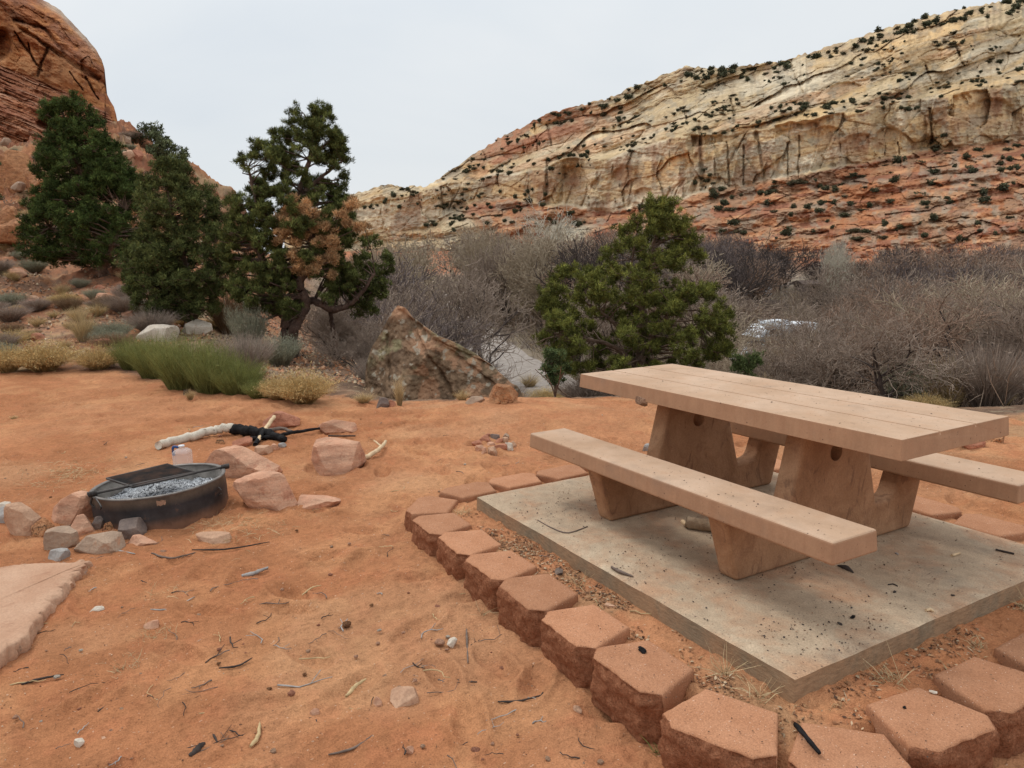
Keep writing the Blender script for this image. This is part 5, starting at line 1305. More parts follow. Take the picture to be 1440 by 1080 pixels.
for a in [
 ('green', 192, 518, 60, 50, 'leftmost mound of the bright green bush at the sand\'s edge'),
 ('green', 222, 530, 70, 66, 'bright green bush mound just right of the leftmost one'),
 ('green', 262, 545, 84, 84, 'tallest middle mound of the bright green bush above the black cup'),
 ('green', 300, 550, 74, 76, 'bright green mound right of the tallest one'),
 ('green', 336, 553, 66, 56, 'green bush mound left of the golden brush clump'),
 ('green', 368, 558, 50, 28, 'low green tuft at the golden brush clump\'s left foot'),
 ('yellow', 428, 566, 96, 60, 'big golden dry brush clump below the twisted pinyon'),
 ('yellow', 392, 562, 54, 44, 'smaller golden brush merging with the low green tuft'),
 ('sage', 395, 515, 70, 52, 'silvery grey sagebrush at the foot of the pinyon\'s trunk'),
 ('sage', 352, 500, 62, 88, 'tall pale grey green sagebrush left of the pinyon\'s trunk'),
 ('grey', 345, 532, 90, 74, 'grey dead twigs rising behind the green bush\'s right mound'),
 ('brown', 322, 470, 60, 70, 'tan seed headed brush below the rounded juniper'),
 ('yellow', 62, 521, 100, 56, 'golden dry brush at the left end of the sand\'s edge'),
 ('yellow', 12, 523, 60, 48, 'golden dry brush cut by the left frame edge'),
 ('yellow', 140, 519, 70, 44, 'golden brush just left of the bright green bush'),
 ('straw', 118, 480, 50, 60, 'tall thin straw grass standing on the lower left slope'),
 ('straw', 562, 570, 24, 56, 'upright straw tuft in front of the giant boulder'),
 ('straw', 650, 564, 30, 22, 'short straw tuft at the foot of the giant boulder'),
 ('yellow', 606, 560, 44, 20, 'mustard coloured cushion plant at the foot of the giant boulder'),
 ('straw', 512, 566, 44, 20, 'thin straw grass left of the giant boulder'),
 ('grey', 530, 552, 60, 60, 'leafless grey brush leaning on the giant boulder\'s left face'),
 ('grey', 600, 560, 80, 56, 'leafless grey brush before the giant boulder\'s middle'),
 ('straw', 268, 562, 22, 20, 'small straw tuft beside the black cup'),
 ('straw', 20, 590, 14, 8, 'tiny yellow green tuft alone on the left sand'),
 ('straw', 745, 545, 40, 26, 'straw grass on the bank beside the road'),
 ('grey', 470, 500, 60, 50, 'leafless brush behind the pinyon\'s trunk'),
 ('sage', 500, 495, 60, 60, 'pale grey brush under the pinyon\'s right bough'),
 ('grey', 215, 470, 70, 40, 'dark leafless brush behind the lichened boulder'),
 ('sage', 20, 175, 60, 34, 'grey green bush on the upper left ledge slope'),
 ('brown', 80, 130, 70, 30, 'tan bush growing at the foot of the smooth cliff face')]:
    if a[0] == 'brown' and a[2] == 130:
        continue
    bush(*a[:5], a[5])
# slope plants
hill_rs = np.random.RandomState(77); cnt = 0
kinds = ['straw', 'sage', 'grey', 'brown', 'yellow', 'straw', 'straw', 'brown', 'straw', 'grey']
lab = dict(straw='straw coloured grass clump on the red left hillside', sage='grey green sagebrush on the red left hillside', grey='leafless grey bush on the red left hillside', brown='brown twiggy bush on the red left hillside', yellow='golden dry brush on the red left hillside')
while cnt < 220:
    X = hill_rs.uniform(-60, 335); Y = hill_rs.uniform(180, 512)
    if Y < np.interp(X, [0, 165, 330], [190, 182, 300]) or Y > 515-.02*X: continue
    if X > 190 and Y > 470: continue
    P = gp(X, Y)
    if wm(P) > .09: continue
    k = kinds[hill_rs.randint(len(kinds))]; s_ = hill_rs.uniform(.16, .52)*(1.3 if k in ('grey', 'sage') else 1)
    w = s_/wm(P)
    bush(k, X, Y, w*1.5, w*(.75 if k != 'straw' else .9), lab[k], 'plants scattered over the left hillside: '+BC[k], P=P); cnt += 1
# slope stones
for i in range(70):
    X = hill_rs.uniform(-40, 330); Y = hill_rs.uniform(190, 505)
    if Y < np.interp(X, [0, 165, 330], [200, 190, 300]): continue
    P = gp(X, Y)
    if wm(P) > .08: continue
    w = hill_rs.uniform(.15, .75)*(1.6 if wm(P) > .03 else .7)/wm(P)
    put_rock(X, Y, w, w*.55, ['pink', 'red', 'tan', 'orange', 'red', 'grey'][i % 6], 'reddish or tan stone lying on the left hillside', 300+i, .8, rnd.uniform(-80, 80), .15, group='loose stones on the left hillside', sub=3)
put_rock(18, 270, 46, 62, 'orange', 'tall split orange boulder at the left frame edge on the slope', 401, .8, 10, .1, rough=.11, cuts_=16)
put_rock(54, 292, 50, 46, 'orange', 'rounded orange boulder right of the split one on the slope', 402, .8, -15, .1, rough=.11, cuts_=16)
put_rock(6, 318, 36, 40, 'orange', 'lower orange boulder at the left frame edge on the slope', 403, .8, 0, .1, rough=.11, cuts_=16)
put_rock(30, 350, 80, 30, 'orange', 'low orange ledge rock below the orange boulders', 404, .8, 0, .1, rough=.06)

# ------------------------------------------------------------------ leafless trees
def bare_mesh(seed, h, spread, tr, nstem=1, levels=5, twist=.42, fan=.75, minr=.008, kids=(3, 4)):
    rs = random.Random(seed); S = [[], [], [], [], []]
    def rv(k): return Vector((rs.gauss(0, k), rs.gauss(0, k), rs.gauss(0, k)))
    stack = []
    for i in range(nstem):
        a = rs.uniform(0, 6.28); t = 0 if nstem == 1 else rs.uniform(.1, .5)
        stack.append((Vector((math.cos(a)*.1*(nstem > 1), math.sin(a)*.1*(nstem > 1), -.15)), Vector((math.cos(a)*t, math.sin(a)*t, 1)).normalized(), h*rs.uniform(.38, .5), tr*rs.uniform(.7, 1), 0))
    while stack:
        p, d, L, r, lv = stack.pop()
        n = 5 if lv < 2 else 3; seg = L/n; r0 = r
        for i in range(n):
            d = (d+rv(twist*(.6 if lv == 0 else 1.)*.5)+Vector((0, 0, .06 if lv > 0 else .04))).normalized(); q = p+d*seg; r1 = max(minr, r0*(.90 if lv < 4 else .75))
            S[0].append(p[:]); S[1].append(q[:]); S[2].append(r0); S[3].append(r1); S[4].append(lv); p = q; r0 = r1
            if lv < levels-1 and (i >= 1 or lv > 0):
                for k in range(1 if lv == 0 else rs.choice((0, 1, 1, 2) if lv < 3 else (0, 1, 1, 1, 2))):
                    sd = rv(1); sd = (sd-d*sd.dot(d)).normalized(); nd = (d*(1-fan*.5)+sd*fan*spread+Vector((0, 0, .15))).normalized()
                    stack.append((p, nd, L*rs.uniform(.5, .78), max(minr, r0*rs.uniform(.5, .7)), lv+1))
        if lv < levels-1:
            for k in range(2):
                nd = (d+rv(.45)).normalized(); stack.append((p, nd, L*rs.uniform(.55, .8), max(minr, r0*.8), lv+1))
    P0, P1, r0, r1, lv = map(np.array, S)
    return P0, P1, r0, r1, lv
BARKS = [mat_plain('dark oak bark', (.080, .060, .052), .95, 0, .35, 6), mat_plain('grey violet twigs', (.285, .215, .165), .95, 0, .35, 6), mat_plain('tan grey twigs', (.38, .30, .21), .95, 0, .3, 6),
         mat_plain('rust grey twigs', (.31, .205, .145), .95, 0, .35, 6), mat_plain('pale cottonwood bark', (.56, .50, .40), .9, 0, .25, 6), mat_plain('dark violet twigs', (.150, .114, .104), .95, 0, .35, 6)]
VAR = []
FAR = []
def make_variants():
    spec = [(1, 5.0, 1.2, .11, 1), (2, 5.2, 1.3, .09, 2), (3, 4.6, 1.1, .08, 3), (4, 5.5, 1.0, .12, 1), (5, 4.8, 1.3, .07, 4), (6, 5.0, 1.2, .10, 2), (7, 4.5, 1.4, .09, 1), (8, 5.0, .8, .06, 5)]
    for sd, h, sp, tr, ns in spec:
        P0, P1, r0, r1, lv = bare_mesh(sd*31, h, sp, tr*1.5, ns, 5)
        top = P1[:, 2].max(); k = 5.0/top; P0 = P0*k; P1 = P1*k
        def part(msk, sides, name):
            V, Q = tubes(P0[msk], P1[msk], r0[msk], r1[msk], sides); return mkmesh(name, V, Q, [BARKS[0]], False)
        big = r0 > .021
        VAR.append((part(big, 5, 'trunk'), part(~big, 3, 'branches'), len(P0)))
def make_far():
    for sd, h, sp, tr, ns in [(11, 5.0, 1.2, .15, 1), (12, 5.2, 1.3, .12, 2), (13, 4.6, 1.1, .11, 3), (14, 5.5, 1.0, .16, 1), (15, 4.8, 1.3, .10, 4), (16, 5.0, 1.0, .13, 2)]:
        P0, P1, r0, r1, lv = bare_mesh(sd*31, h, sp, tr, ns, 5, twist=.30, fan=.55, minr=.013)
        k = 5./P1[:, 2].max(); P0 = P0*k; P1 = P1*k; big = r0 > .03
        ke = big | (np.random.RandomState(sd).rand(len(big)) < .52)
        def part(msk, sides, name): V, Q = tubes(P0[msk], P1[msk], r0[msk], r1[msk], sides); return mkmesh(name, V, Q, [BARKS[0]], False)
        FAR.append((part(big, 5, 'trunk'), part(~big & ke, 3, 'branches'), len(P0)))
make_variants(); make_far()
_mc = {}
def matmesh(me, mi):
    k = (me.name, mi)
    if k not in _mc:
        c = me.copy(); c.name = me.name.split('.')[0]; c.materials.clear(); c.materials.append(BARKS[mi]); _mc[k] = c
    return _mc[k]
def bare_tree(v_, x, y, h, w, mt, mb, label, group=None, z=None, name='bare_tree'):
    root = empty(name, (x, y, hz(x, y) if z is None else z), rnd.uniform(0, 6.28)); tag(root, label, 'bare tree', group)
    t, b_, _ = (FAR[v_ % 6] if v_ >= 100 else VAR[v_])
    for nm, me, mi in (('trunk', t, mt), ('branches', b_, mb)):
        link(nm, matmesh(me, mi), root, scale=(w/5., w/5., h/5.))
    return root
print('variants', [v[2] for v in VAR])
# the ones one can point at
def at_px(X, d, top_y, w, v_, mt, mb, label, name='bare_tree', **k):
    x, y = [float(q) for q in fx(X, d)]; z = hz(x, y); hor = 371-(X-720)*.0205; h = CAM[2]+(hor-top_y)*d/1050.-z
    return bare_tree(v_, x, y, h, w, mt, mb, label, name=name, **k)
at_px(1366, 11.5, 400, 2.6, 0, 0, 3, 'dark trunked bare shrub tree rising above the right end of the table')
at_px(1262, 13, 402, 3.2, 5, 0, 3, 'bare shrub tree with tangled rusty twigs behind the table top\'s right half')
at_px(1190, 14, 430, 3.0, 2, 1, 1, 'grey tangled bare shrub behind the middle of the table top')
at_px(1425, 12.5, 350, 3.6, 3, 0, 2, 'bare tree reaching up at the right frame edge')
at_px(1140, 16, 475, 2.2, 4, 1, 3, 'bare bush in front of the parked white truck')
at_px(1183, 75, 325, 3.4, 7, 4, 4, 'slender pale cottonwood standing right of the cabin roof', name='cottonwood_tree')
at_px(790, 66, 278, 8.0, 102, 4, 4, 'pale spreading bare cottonwood crown above the left thicket', name='cottonwood_tree')
at_px(708, 68, 308, 6.5, 106, 4, 2, 'pale tan bare cottonwood standing in the thicket under the cliff', name='cottonwood_tree')
at_px(838, 42, 318, 6.5, 100, 0, 0, 'dark spreading bare tree just left of the green juniper behind the table')
at_px(680, 31, 365, 5.2, 0, 0, 1, 'dark forked bare tree beside the road behind the giant boulder')
at_px(650, 34, 350, 5.0, 3, 0, 1, 'tall dark bare tree left of the forked one beside the road')
at_px(1030, 58, 325, 8.0, 102, 0, 0, 'dark bare tree with long low limbs right of the green juniper')
at_px(1108, 92, 338, 9.5, 108, 0, 0, 'dark spreading bare tree behind the left end of the cabin roof')
at_px(1118, 31, 436, 4.0, 1, 0, 3, 'dark bare tree in front of the white truck\'s rear')
at_px(515, 13.5, 450, 1.6, 7, 0, 1, 'thin dark bare sapling leaning beside the giant boulder\'s left edge')
at_px(462, 15.5, 420, 1.6, 7, 0, 1, 'thin bare sapling behind the twisted pinyon\'s trunk')
at_px(214, 62, 192, 3.0, 4, 1, 1, 'little bare bush on the skyline of the red slope', name='bare_bush')
# the thicket
TH = [('dark leafless tree in the valley thicket', 0, 0), ('grey violet leafless tree in the valley thicket', 0, 1), ('grey violet leafless tree in the valley thicket', 1, 1), ('tan grey leafless tree in the valley thicket', 1, 2), ('rusty grey leafless tree in the valley thicket', 0, 3), ('dusky violet leafless tree in the valley thicket', 0, 5)]
rt = np.random.RandomState(5); n = 0; pts = []
def hgt_limit(X, d):
    """tree top line of the thicket in photo px"""
    far = np.interp(X, [480, 560, 700, 800, 900, 1000, 1060, 1200, 1440, 1700], [350, 332, 322, 330, 318, 320, 345, 348, 345, 345])
    near = np.interp(X, [480, 640, 760, 900, 1015, 1030, 1110, 1130, 1160, 1300, 1440, 1700], [470, 400, 420, 430, 450, 492, 492, 470, 420, 392, 380, 370])
    t = np.clip((d-12)/38, 0, 1); return near+(far-near)*t
tries = 0
while n < 265 and tries < 20000:
    tries += 1
    u = rt.rand(); d = 13+u**.8*95 if rt.rand() < .7 else rt.uniform(10.8, 30)
    X = rt.uniform(505, 1560)
    if d < 20 and X < 1085: continue
    if d < 30 and 600 < X < 1060 and (d < 24 or X < 880): continue
    x, y = [float(q) for q in fx(X, d)]
    if road_dist(np.array([x]), np.array([y]))[0] < 3.2: continue
    if 20 < d < 35 and 1022 < X < 1106: continue               # keep the truck's front in sight
    if d < 58 and 1125 < X < 1178 and d > 24: continue
    if 34 < d < 42 and 1010 < X < 1190: continue
    if 644 < X < 676 and 26 < d < 50: continue
    sp = 1.05+d*(.022 if X > 800 else .034)
    if any((x-a)**2+(y-b_)**2 < sp*sp for a, b_ in pts): continue
    pts.append((x, y)); hor = 371-(X-720)*.0205; z = hz(x, y)
    h = CAM[2]+(hor-hgt_limit(X, d)-rt.uniform(-14, 16)*(1.6 if d < 26 else 1))*d/1050.-z
    if d > 70: h = h*rt.uniform(.85, 1.02)
    if 1105 < X < 1195 and d < 86: h = min(h, CAM[2]+(hor-408)*d/1050.-z)
    if 1022 < X < 1130 and 42 < d < 60: h = min(h, CAM[2]+(hor-415)*d/1050.-z)
    h = max(1.6, min(h, 9.5))*rt.uniform(.86, 1.03)
    if X < 800: k = rt.choice([1, 3, 3, 2, 3, 3] if d > 45 else [1, 2, 3, 5, 1])
    else: k = rt.choice([5, 5, 0, 5, 1, 5, 4] if d > 52 else [1, 2, 4, 5, 3, 1] if d > 26 else [1, 2, 4, 3, 3, 1])
    l, mt, mb = TH[k]
    bare_tree(rt.randint(0, 8) if d < 30 else 100+rt.randint(0, 12), x, y, h, h*(rt.uniform(.95, 1.35) if d > 26 else rt.uniform(1.15, 1.7)), mt, mb, l, 'leafless trees of the valley thicket, '+('dark', 'grey violet', 'grey violet', 'tan grey', 'rusty grey', 'dusky violet')[k]); n += 1
print('thicket', n, tries)

# undergrowth: one tangled mass of stems
def undergrowth():
    rs = np.random.RandomState(9); S0, S1, C = [], [], []
    n = 2600
    d = 9.3+rs.rand(n)**.8*75; X = rs.uniform(500, 1620, n)
    ok = ~((d < 19) & (X < 1075)) & ~((d < 27) & (X > 590) & (X < 900)) & ~((d < 36) & (X > 1022) & (X < 1106) & (d > 15)) & ~((d > 34) & (d < 42) & (X > 1020) & (X < 1180)) & ~((d < 10.5) & (X < 1330))
    d, X = d[ok], X[ok]; x, y = fx(X, d); ok = road_dist(x, y) > 2.6; d, X, x, y = d[ok], X[ok], x[ok], y[ok]
    z = H(x, y); n = len(x)
    k = 15; B = np.repeat(np.stack([x, y, z], 1), k, 0); m = len(B); dd = np.repeat(d, k)
    B[:, :2] += rs.randn(m, 2)*(.12+.006*dd)[:, None]
    a = rs.rand(m)*6.28; hh = rs.uniform(.3, 1.0, m)*(.6+np.minimum(dd, 45)*.022); ln = rs.uniform(.1, 1.3, m)
    D = np.stack([np.cos(a)*ln, np.sin(a)*ln, np.ones(m)], 1)*hh[:, None]; bend = rs.randn(m, 3)*hh[:, None]*.16
    pal = np.array([[.24, .18, .14], [.30, .225, .165], [.16, .12, .10], [.38, .30, .20], [.28, .185, .125], [.44, .36, .23]])
    wgt = np.array([.26, .2, .2, .14, .14, .06]); Ck = np.repeat(rs.choice(6, n, p=wgt), k); col = pal[Ck]*rs.uniform(.7, 1.25, (m, 1))
    w = .006+.00042*dd
    V, Q, C3 = strips(B, D, w*rs.uniform(.7, 1.4, m), col, bend)
    j = rs.randint(m, size=m*2); t = rs.uniform(.3, .95, (len(j), 1)); P = B[j]+D[j]*t+bend[j]*t**2
    Dt = unit(rs.randn(len(j), 3)+np.array([0, 0, .8]))*hh[j][:, None]*rs.uniform(.15, .42, (len(j), 1))
    V2, Q2, C2 = strips(P, Dt, w[j]*.7, col[j]*1.15, rs.randn(len(j), 3)*hh[j][:, None]*.04)
    Q = np.concatenate([Q, Q2+len(V)]); V = np.concatenate([V, V2]); C3 = np.concatenate([C3, C2])
    o = link('undergrowth', mkmesh('undergrowth', V, Q, [LEAF], False, C3)); tag(o, 'tangled leafless undergrowth filling the valley floor', 'undergrowth', kind='stuff')
undergrowth()
for i, (k, X, d, w, h, l) in enumerate([
 ('yellow', 1040, 12, .9, .55, 'tan brush left of the small round juniper behind the table top'), ('straw', 1085, 11.5, .5, .95, 'tall straw reeds right of the small round juniper'),
 ('sage', 1108, 33, 1.9, 2.4, 'pale green willow clump in front of the truck\'s camper'), ('yellow', 1225, 10.8, .8, .34, 'tan brush peeping over the table top\'s right part'),
 ('straw', 1395, 11.5, .6, .8, 'pale leaning grass stems in the brush at the far right'), ('straw', 1432, 10.5, .4, .5, 'pale dry grass at the right frame edge'),
 ('straw', 1350, 10.6, .9, 1.0, 'pale dry stems around the dark trunked shrub tree'), ('sage', 1300, 11, 1.0, 1.0, 'grey brush behind the table top\'s right end'), ('grey', 1410, 10.4, 1.2, 1.1, 'dense grey twig brush beside the right frame edge'),
 ('yellow', 1322, 9.9, .6, .3, 'golden brush low behind the far bench'), ('brown', 860, 14.4, 1.5, .9, 'brown leafless brush beneath the broad juniper'), ('grey', 830, 13.2, 1.3, .6, 'grey leafless brush at the left foot of the broad juniper'), ('grey', 960, 14, 1.6, .9, 'grey leafless brush at the right foot of the broad juniper'), ('grey', 700, 24, 2.2, 1.1, 'grey brush on the road\'s near bank'), ('yellow', 770, 27, 1.8, .8, 'tan brush on the road\'s far bank')]):
    P = ground_at(X, d); s = wm(P); bush(k, 0, 0, w/s, h/s, l, P=P)

# ------------------------------------------------------------------ shrubs dotted over the mesa
def mesa_shrubs():
    xs, Y, P, sky, wt, wb = MESA; rs = np.random.RandomState(21)
    V = []
    for k in range(4):
        n = 380; c = unit(rs.randn(7, 3))*.45*rs.rand(7, 1); c[:, 2] = np.abs(c[:, 2])*.9+.15
        ctr = c[rs.randint(7, size=n)]; p = ctr+unit(rs.randn(n, 3))*.30*rs.rand(n, 1)**.4; D = unit(rs.randn(n, 3)+[0, 0, .4])*.20
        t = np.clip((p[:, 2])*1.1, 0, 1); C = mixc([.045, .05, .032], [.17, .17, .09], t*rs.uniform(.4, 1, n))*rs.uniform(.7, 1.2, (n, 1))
        V.append(blades(p, D, np.full(n, .13), C))
    V = V+[(v[0]*[1.5, 1, .7], v[1], v[2]*[1.5, 1.25, 1.3]) for v in V[:2]]
    MS = [mkmesh('shrub', *v[:2], [LEAF], False, v[2]) for v in V]
    def pos(X, y):
        i = int(np.clip(np.searchsorted(xs, X), 0, len(xs)-1)); col = Y[:, i]; j = int(np.argmin(np.abs(col-y))); return P[j, i]
    L = []
    def add(X, y, s, zone): L.append((X, y, s, zone))
    for i in range(150):
        X = rs.uniform(560, 1445); y = np.interp(X, xs, sky)+abs(rs.randn())*9+ (1 if rs.rand() < .5 else 6); add(X, y, rs.uniform(4, 13)*(.5+.5*ss(560, 1000, X)), 'crest')
    for i in range(110):
        X = rs.uniform(560, 1445); y = np.interp(X, xs, wt)+rs.uniform(-16, 3); add(X, y, rs.uniform(4, 10), 'ledge')
    for (cx_, cy_, k, sx, sy) in [(1020, 150, 12, 14, 20), (990, 250, 10, 12, 14), (700, 245, 8, 20, 6), (740, 275, 14, 22, 12), (1125, 150, 12, 20, 8), (1270, 155, 8, 16, 6), (1320, 205, 10, 16, 12), (1230, 95, 7, 40, 10), (1390, 95, 10, 40, 10), (1330, 60, 8, 50, 12), (870, 165, 8, 30, 6), (650, 280, 10, 26, 14), (540, 285, 10, 24, 12), (960, 160, 9, 10, 8)]:
        for i in range(k): add(cx_+rs.randn()*sx*.7, cy_+rs.randn()*sy*.7, rs.uniform(4, 10), 'slope')
    for i in range(25):
        X = rs.uniform(600, 1445); y = rs.uniform(np.interp(X, xs, sky)+15, np.interp(X, xs, wt)-10); add(X, y, rs.uniform(2.5, 6), 'slope')
    for i in range(110):
        X = rs.uniform(1000, 1450); y = rs.uniform(np.interp(X, xs, wb)-2, 338); add(X, y, rs.uniform(7, 19)*(.6+.5*rs.rand()), 'red')
    for i in range(40):
        X = rs.uniform(600, 960); y = rs.uniform(np.interp(X, xs, wb)-4, 318); add(X, y, rs.uniform(5, 11), 'red')
    for i in range(34):
        X = rs.uniform(600, 1440); y = np.interp(X, xs, sky)+rs.uniform(4, 90); nn_ = rs.randint(3, 8)
        for j in range(nn_): t_ = rs.randn(); add(X+t_*9, y-t_*3+rs.randn()*2, rs.uniform(3, 8), 'slope')
    L = [l for l in L if l[1] > np.interp(l[0], xs, sky)-1]
    L.sort(key=lambda l: -l[2]); print('mesa shrubs', len(L))
    txt = dict(crest='small dark juniper on the skyline of the sandstone mesa', ledge='dark juniper on the ledge above the mesa\'s cliff wall', slope='small dark shrub clinging to the pale mesa slope', red='rounded dark green shrub on the red rock below the mesa wall')
    rest = []
    for i, (X, y, s, zn) in enumerate(L):
        p = pos(X, y); m = float((p-CAM)@FW)/F*s*1.05; rz = rs.rand()*6.28; sz = (m, m, m*rs.uniform(.7, 1.0))
        if i < 296:
            o = link('mesa_shrub', MS[rs.randint(6)], None, (p[0], p[1], p[2]-.1*m), (0, 0, rz), sz); tag(o, txt[zn], 'shrub', 'dark shrubs dotted over the mesa: '+dict(crest='skyline', ledge='ledge', slope='slope', red='red rock')[zn])
        else:
            v = V[rs.randint(6)]; c, s_ = math.cos(rz), math.sin(rz); q = v[0]*np.array(sz); q = np.stack([q[:, 0]*c-q[:, 1]*s_, q[:, 0]*s_+q[:, 1]*c, q[:, 2]], 1)+p; rest.append((q, v[1], v[2]))
    VV, FF = join([(a, b_) for a, b_, _ in rest]); CC = np.concatenate([c for _, _, c in rest])
    o = link('distant_scrub', mkmesh('distant_scrub', VV, FF, [LEAF], False, CC)); tag(o, 'tiniest dark scrub speckling the mesa slopes', 'scrub', kind='stuff')
mesa_shrubs()

# ------------------------------------------------------------------ parked camper truck and cabin
def bx(bm, x0, x1, y0, y1, z0, z1, top=None):
    t = top or (x0, x1, y0, y1)
    vs = [bm.verts.new(p) for p in ((x0, y0, z0), (x1, y0, z0), (x1, y1, z0), (x0, y1, z0), (t[0], t[2], z1), (t[1], t[2], z1), (t[1], t[3], z1), (t[0], t[3], z1))]
    for f in ((0, 3, 2, 1), (4, 5, 6, 7), (0, 1, 5, 4), (1, 2, 6, 5), (2, 3, 7, 6), (3, 0, 4, 7)): bm.faces.new([vs[i] for i in f])
def boxmesh(name, args, m, bev=.03):
    bm = bmesh.new()
    for a in args: bx(bm, *a)
    me = bm_mesh(name, bm, m); return me
def truck():
    d = 38; X = 1090; P = ground_at(X, d); root = empty('camper_truck', P, math.atan2(RT[1], RT[0])+.28); tag(root, 'white pickup truck carrying a white camper, parked among the bare trees', 'truck'); root.scale = (.82, .82, .82)
    W = mat_plain('white paint', (.74, .77, .80), .35, 0, .06, 4, None, .5); K = mat_plain('dark glass', (.03, .035, .04), .12, 0, .1, 4, None, .6); T_ = mat_plain('tyre', (.02, .02, .02), .9); GR = mat_plain('grey trim', (.12, .12, .13), .6)
    def p(name, args, m, parent=root, b=.04):
        o = link(name, boxmesh(name, args, m), parent); 
        if b: bevel(o, b, 2, 30)
        return o
    # x along the truck (front = -x)
    p('chassis', [(-2.5, 2.5, -.95, .95, .42, .60)], GR)
    p('bonnet', [(-2.6, -1.35, -.95, .95, .55, 1.12, (-2.5, -1.3, -.88, .88))], W)
    cab = p('cab', [(-1.4, .35, -.95, .95, .55, 1.25), (-1.38, .33, -.93, .93, 1.24, 1.85, (-.75, .3, -.78, .78))], W)
    p('windscreen', [(-1.335, -1.29, -.80, .80, 1.30, 1.78, (-.82, -.77, -.70, .70))], K, cab, 0)
    for sgn in (-1, 1): p('side_window', [(-1.0, .15, sgn*.935-.012, sgn*.935+.012, 1.32, 1.74, (-.7, .12, sgn*.815-.012, sgn*.815+.012))], K, cab, 0)
    p('cargo_bed', [(.36, 2.6, -.95, .95, .55, 1.28)], W)
    cp = p('camper', [(.3, 2.9, -1.02, 1.02, 1.29, 2.75), (-1.5, .32, -1.02, 1.02, 2.02, 2.74, (-.75, .32, -1.0, 1.0))], W)
    p('camper_window', [(.9, 1.7, -1.035, -1.0, 1.8, 2.25)], K, cp, 0); p('overcab_window', [(-.7, .0, -1.03, -1.0, 2.2, 2.5)], K, cp, 0)
    p('roof_vent', [(-.5, .9, -.6, .6, 2.755, 2.98)], W, cp)
    p('bumper', [(-2.75, -2.6, -.95, .95, .42, .62)], GR)
    for hx_ in (-.7, .7): p('headlight', [(-2.62, -2.56, hx_-.16, hx_+.16, .82, 1.0)], mat_plain('lamp glass', (.6, .6, .58), .2))
    for wx_, wy_ in ((-1.75, -.9), (-1.75, .9), (1.6, -.9), (1.6, .9)):
        bm = bmesh.new(); bmesh.ops.create_cone(bm, cap_ends=True, segments=24, radius1=.4, radius2=.4, depth=.26, matrix=Matrix.Translation((wx_, wy_, .40)) @ Matrix.Rotation(math.pi/2, 4, 'X'))
        w_ = link('wheel', bm_mesh('wheel', bm, T_), root)
        bm = bmesh.new(); bmesh.ops.create_cone(bm, cap_ends=True, segments=20, radius1=.22, radius2=.2, depth=.28, matrix=Matrix.Translation((wx_, wy_, .40)) @ Matrix.Rotation(math.pi/2, 4, 'X'))
        link('rim', bm_mesh('rim', bm, mat_plain('steel rim', (.4, .4, .42), .4, .6)), w_)
truck()
def cabin():
    d = 88; X = 1150; P = ground_at(X, d); hor = 371-(X-720)*.0205; zt = CAM[2]+(hor-394)*d/1050.; base = P[2]
    root = empty('cabin', P, math.atan2(RT[1], RT[0])+.1); tag(root, 'low dark brown cabin roof showing through the bare trees', 'cabin')
    Hh = zt-base; R_ = mat_plain('brown roofing', (.12, .085, .07), .9); Wl = mat_plain('dark log wall', (.07, .05, .042), .9, 0, .3, 3)
    link('wall', boxmesh('wall', [(-1.8, 1.8, -1.4, 1.4, -.3, Hh-.55)], Wl), root)
    link('roof', boxmesh('roof', [(-2.2, 2.2, -2.0, 2.0, Hh-.53, Hh-.44), (-2.2, 2.2, -1.98, 1.98, Hh-.438, Hh, (-2.2, 2.2, -.05, .05))], R_), root)
    dr = link('door', boxmesh('door', [(-.3, .5, -1.44, -1.402, -.2, Hh-.9)], mat_plain('door wood', (.04, .03, .025), .8)), root)
    link('window', boxmesh('window', [(.9, 1.5, -1.43, -1.402, Hh-1.5, Hh-1.0)], mat_plain('cabin glass', (.05, .06, .07), .2)), root)
cabin()
def far_trailer():
    for (X, d, w, l) in ((1079, 84, 1.3, 'small white shed glimpsed through the dark trees left of the cabin'), (1036, 80, 2.4, 'long pale trailer glimpsed through the dark trees right of the juniper')):
        P = ground_at(X, d); hor = 371-(X-720)*.0205; zt = CAM[2]+(hor-403)*d/1050.-P[2]
        root = empty('shed' if w < 2 else 'trailer', P, math.atan2(RT[1], RT[0])); tag(root, l, 'shed' if w < 2 else 'trailer')
        link('wall', boxmesh('wall', [(-w/2, w/2, -.7, .7, -.2 if w < 2 else .35, zt-.1)], mat_plain('pale paint', (.6, .64, .70), .6)), root)
        link('roof', boxmesh('roof', [(-w/2-.1, w/2+.1, -.8, .8, zt-.098, zt)], mat_plain('shed roof', (.3, .3, .31), .6)), root)
far_trailer()

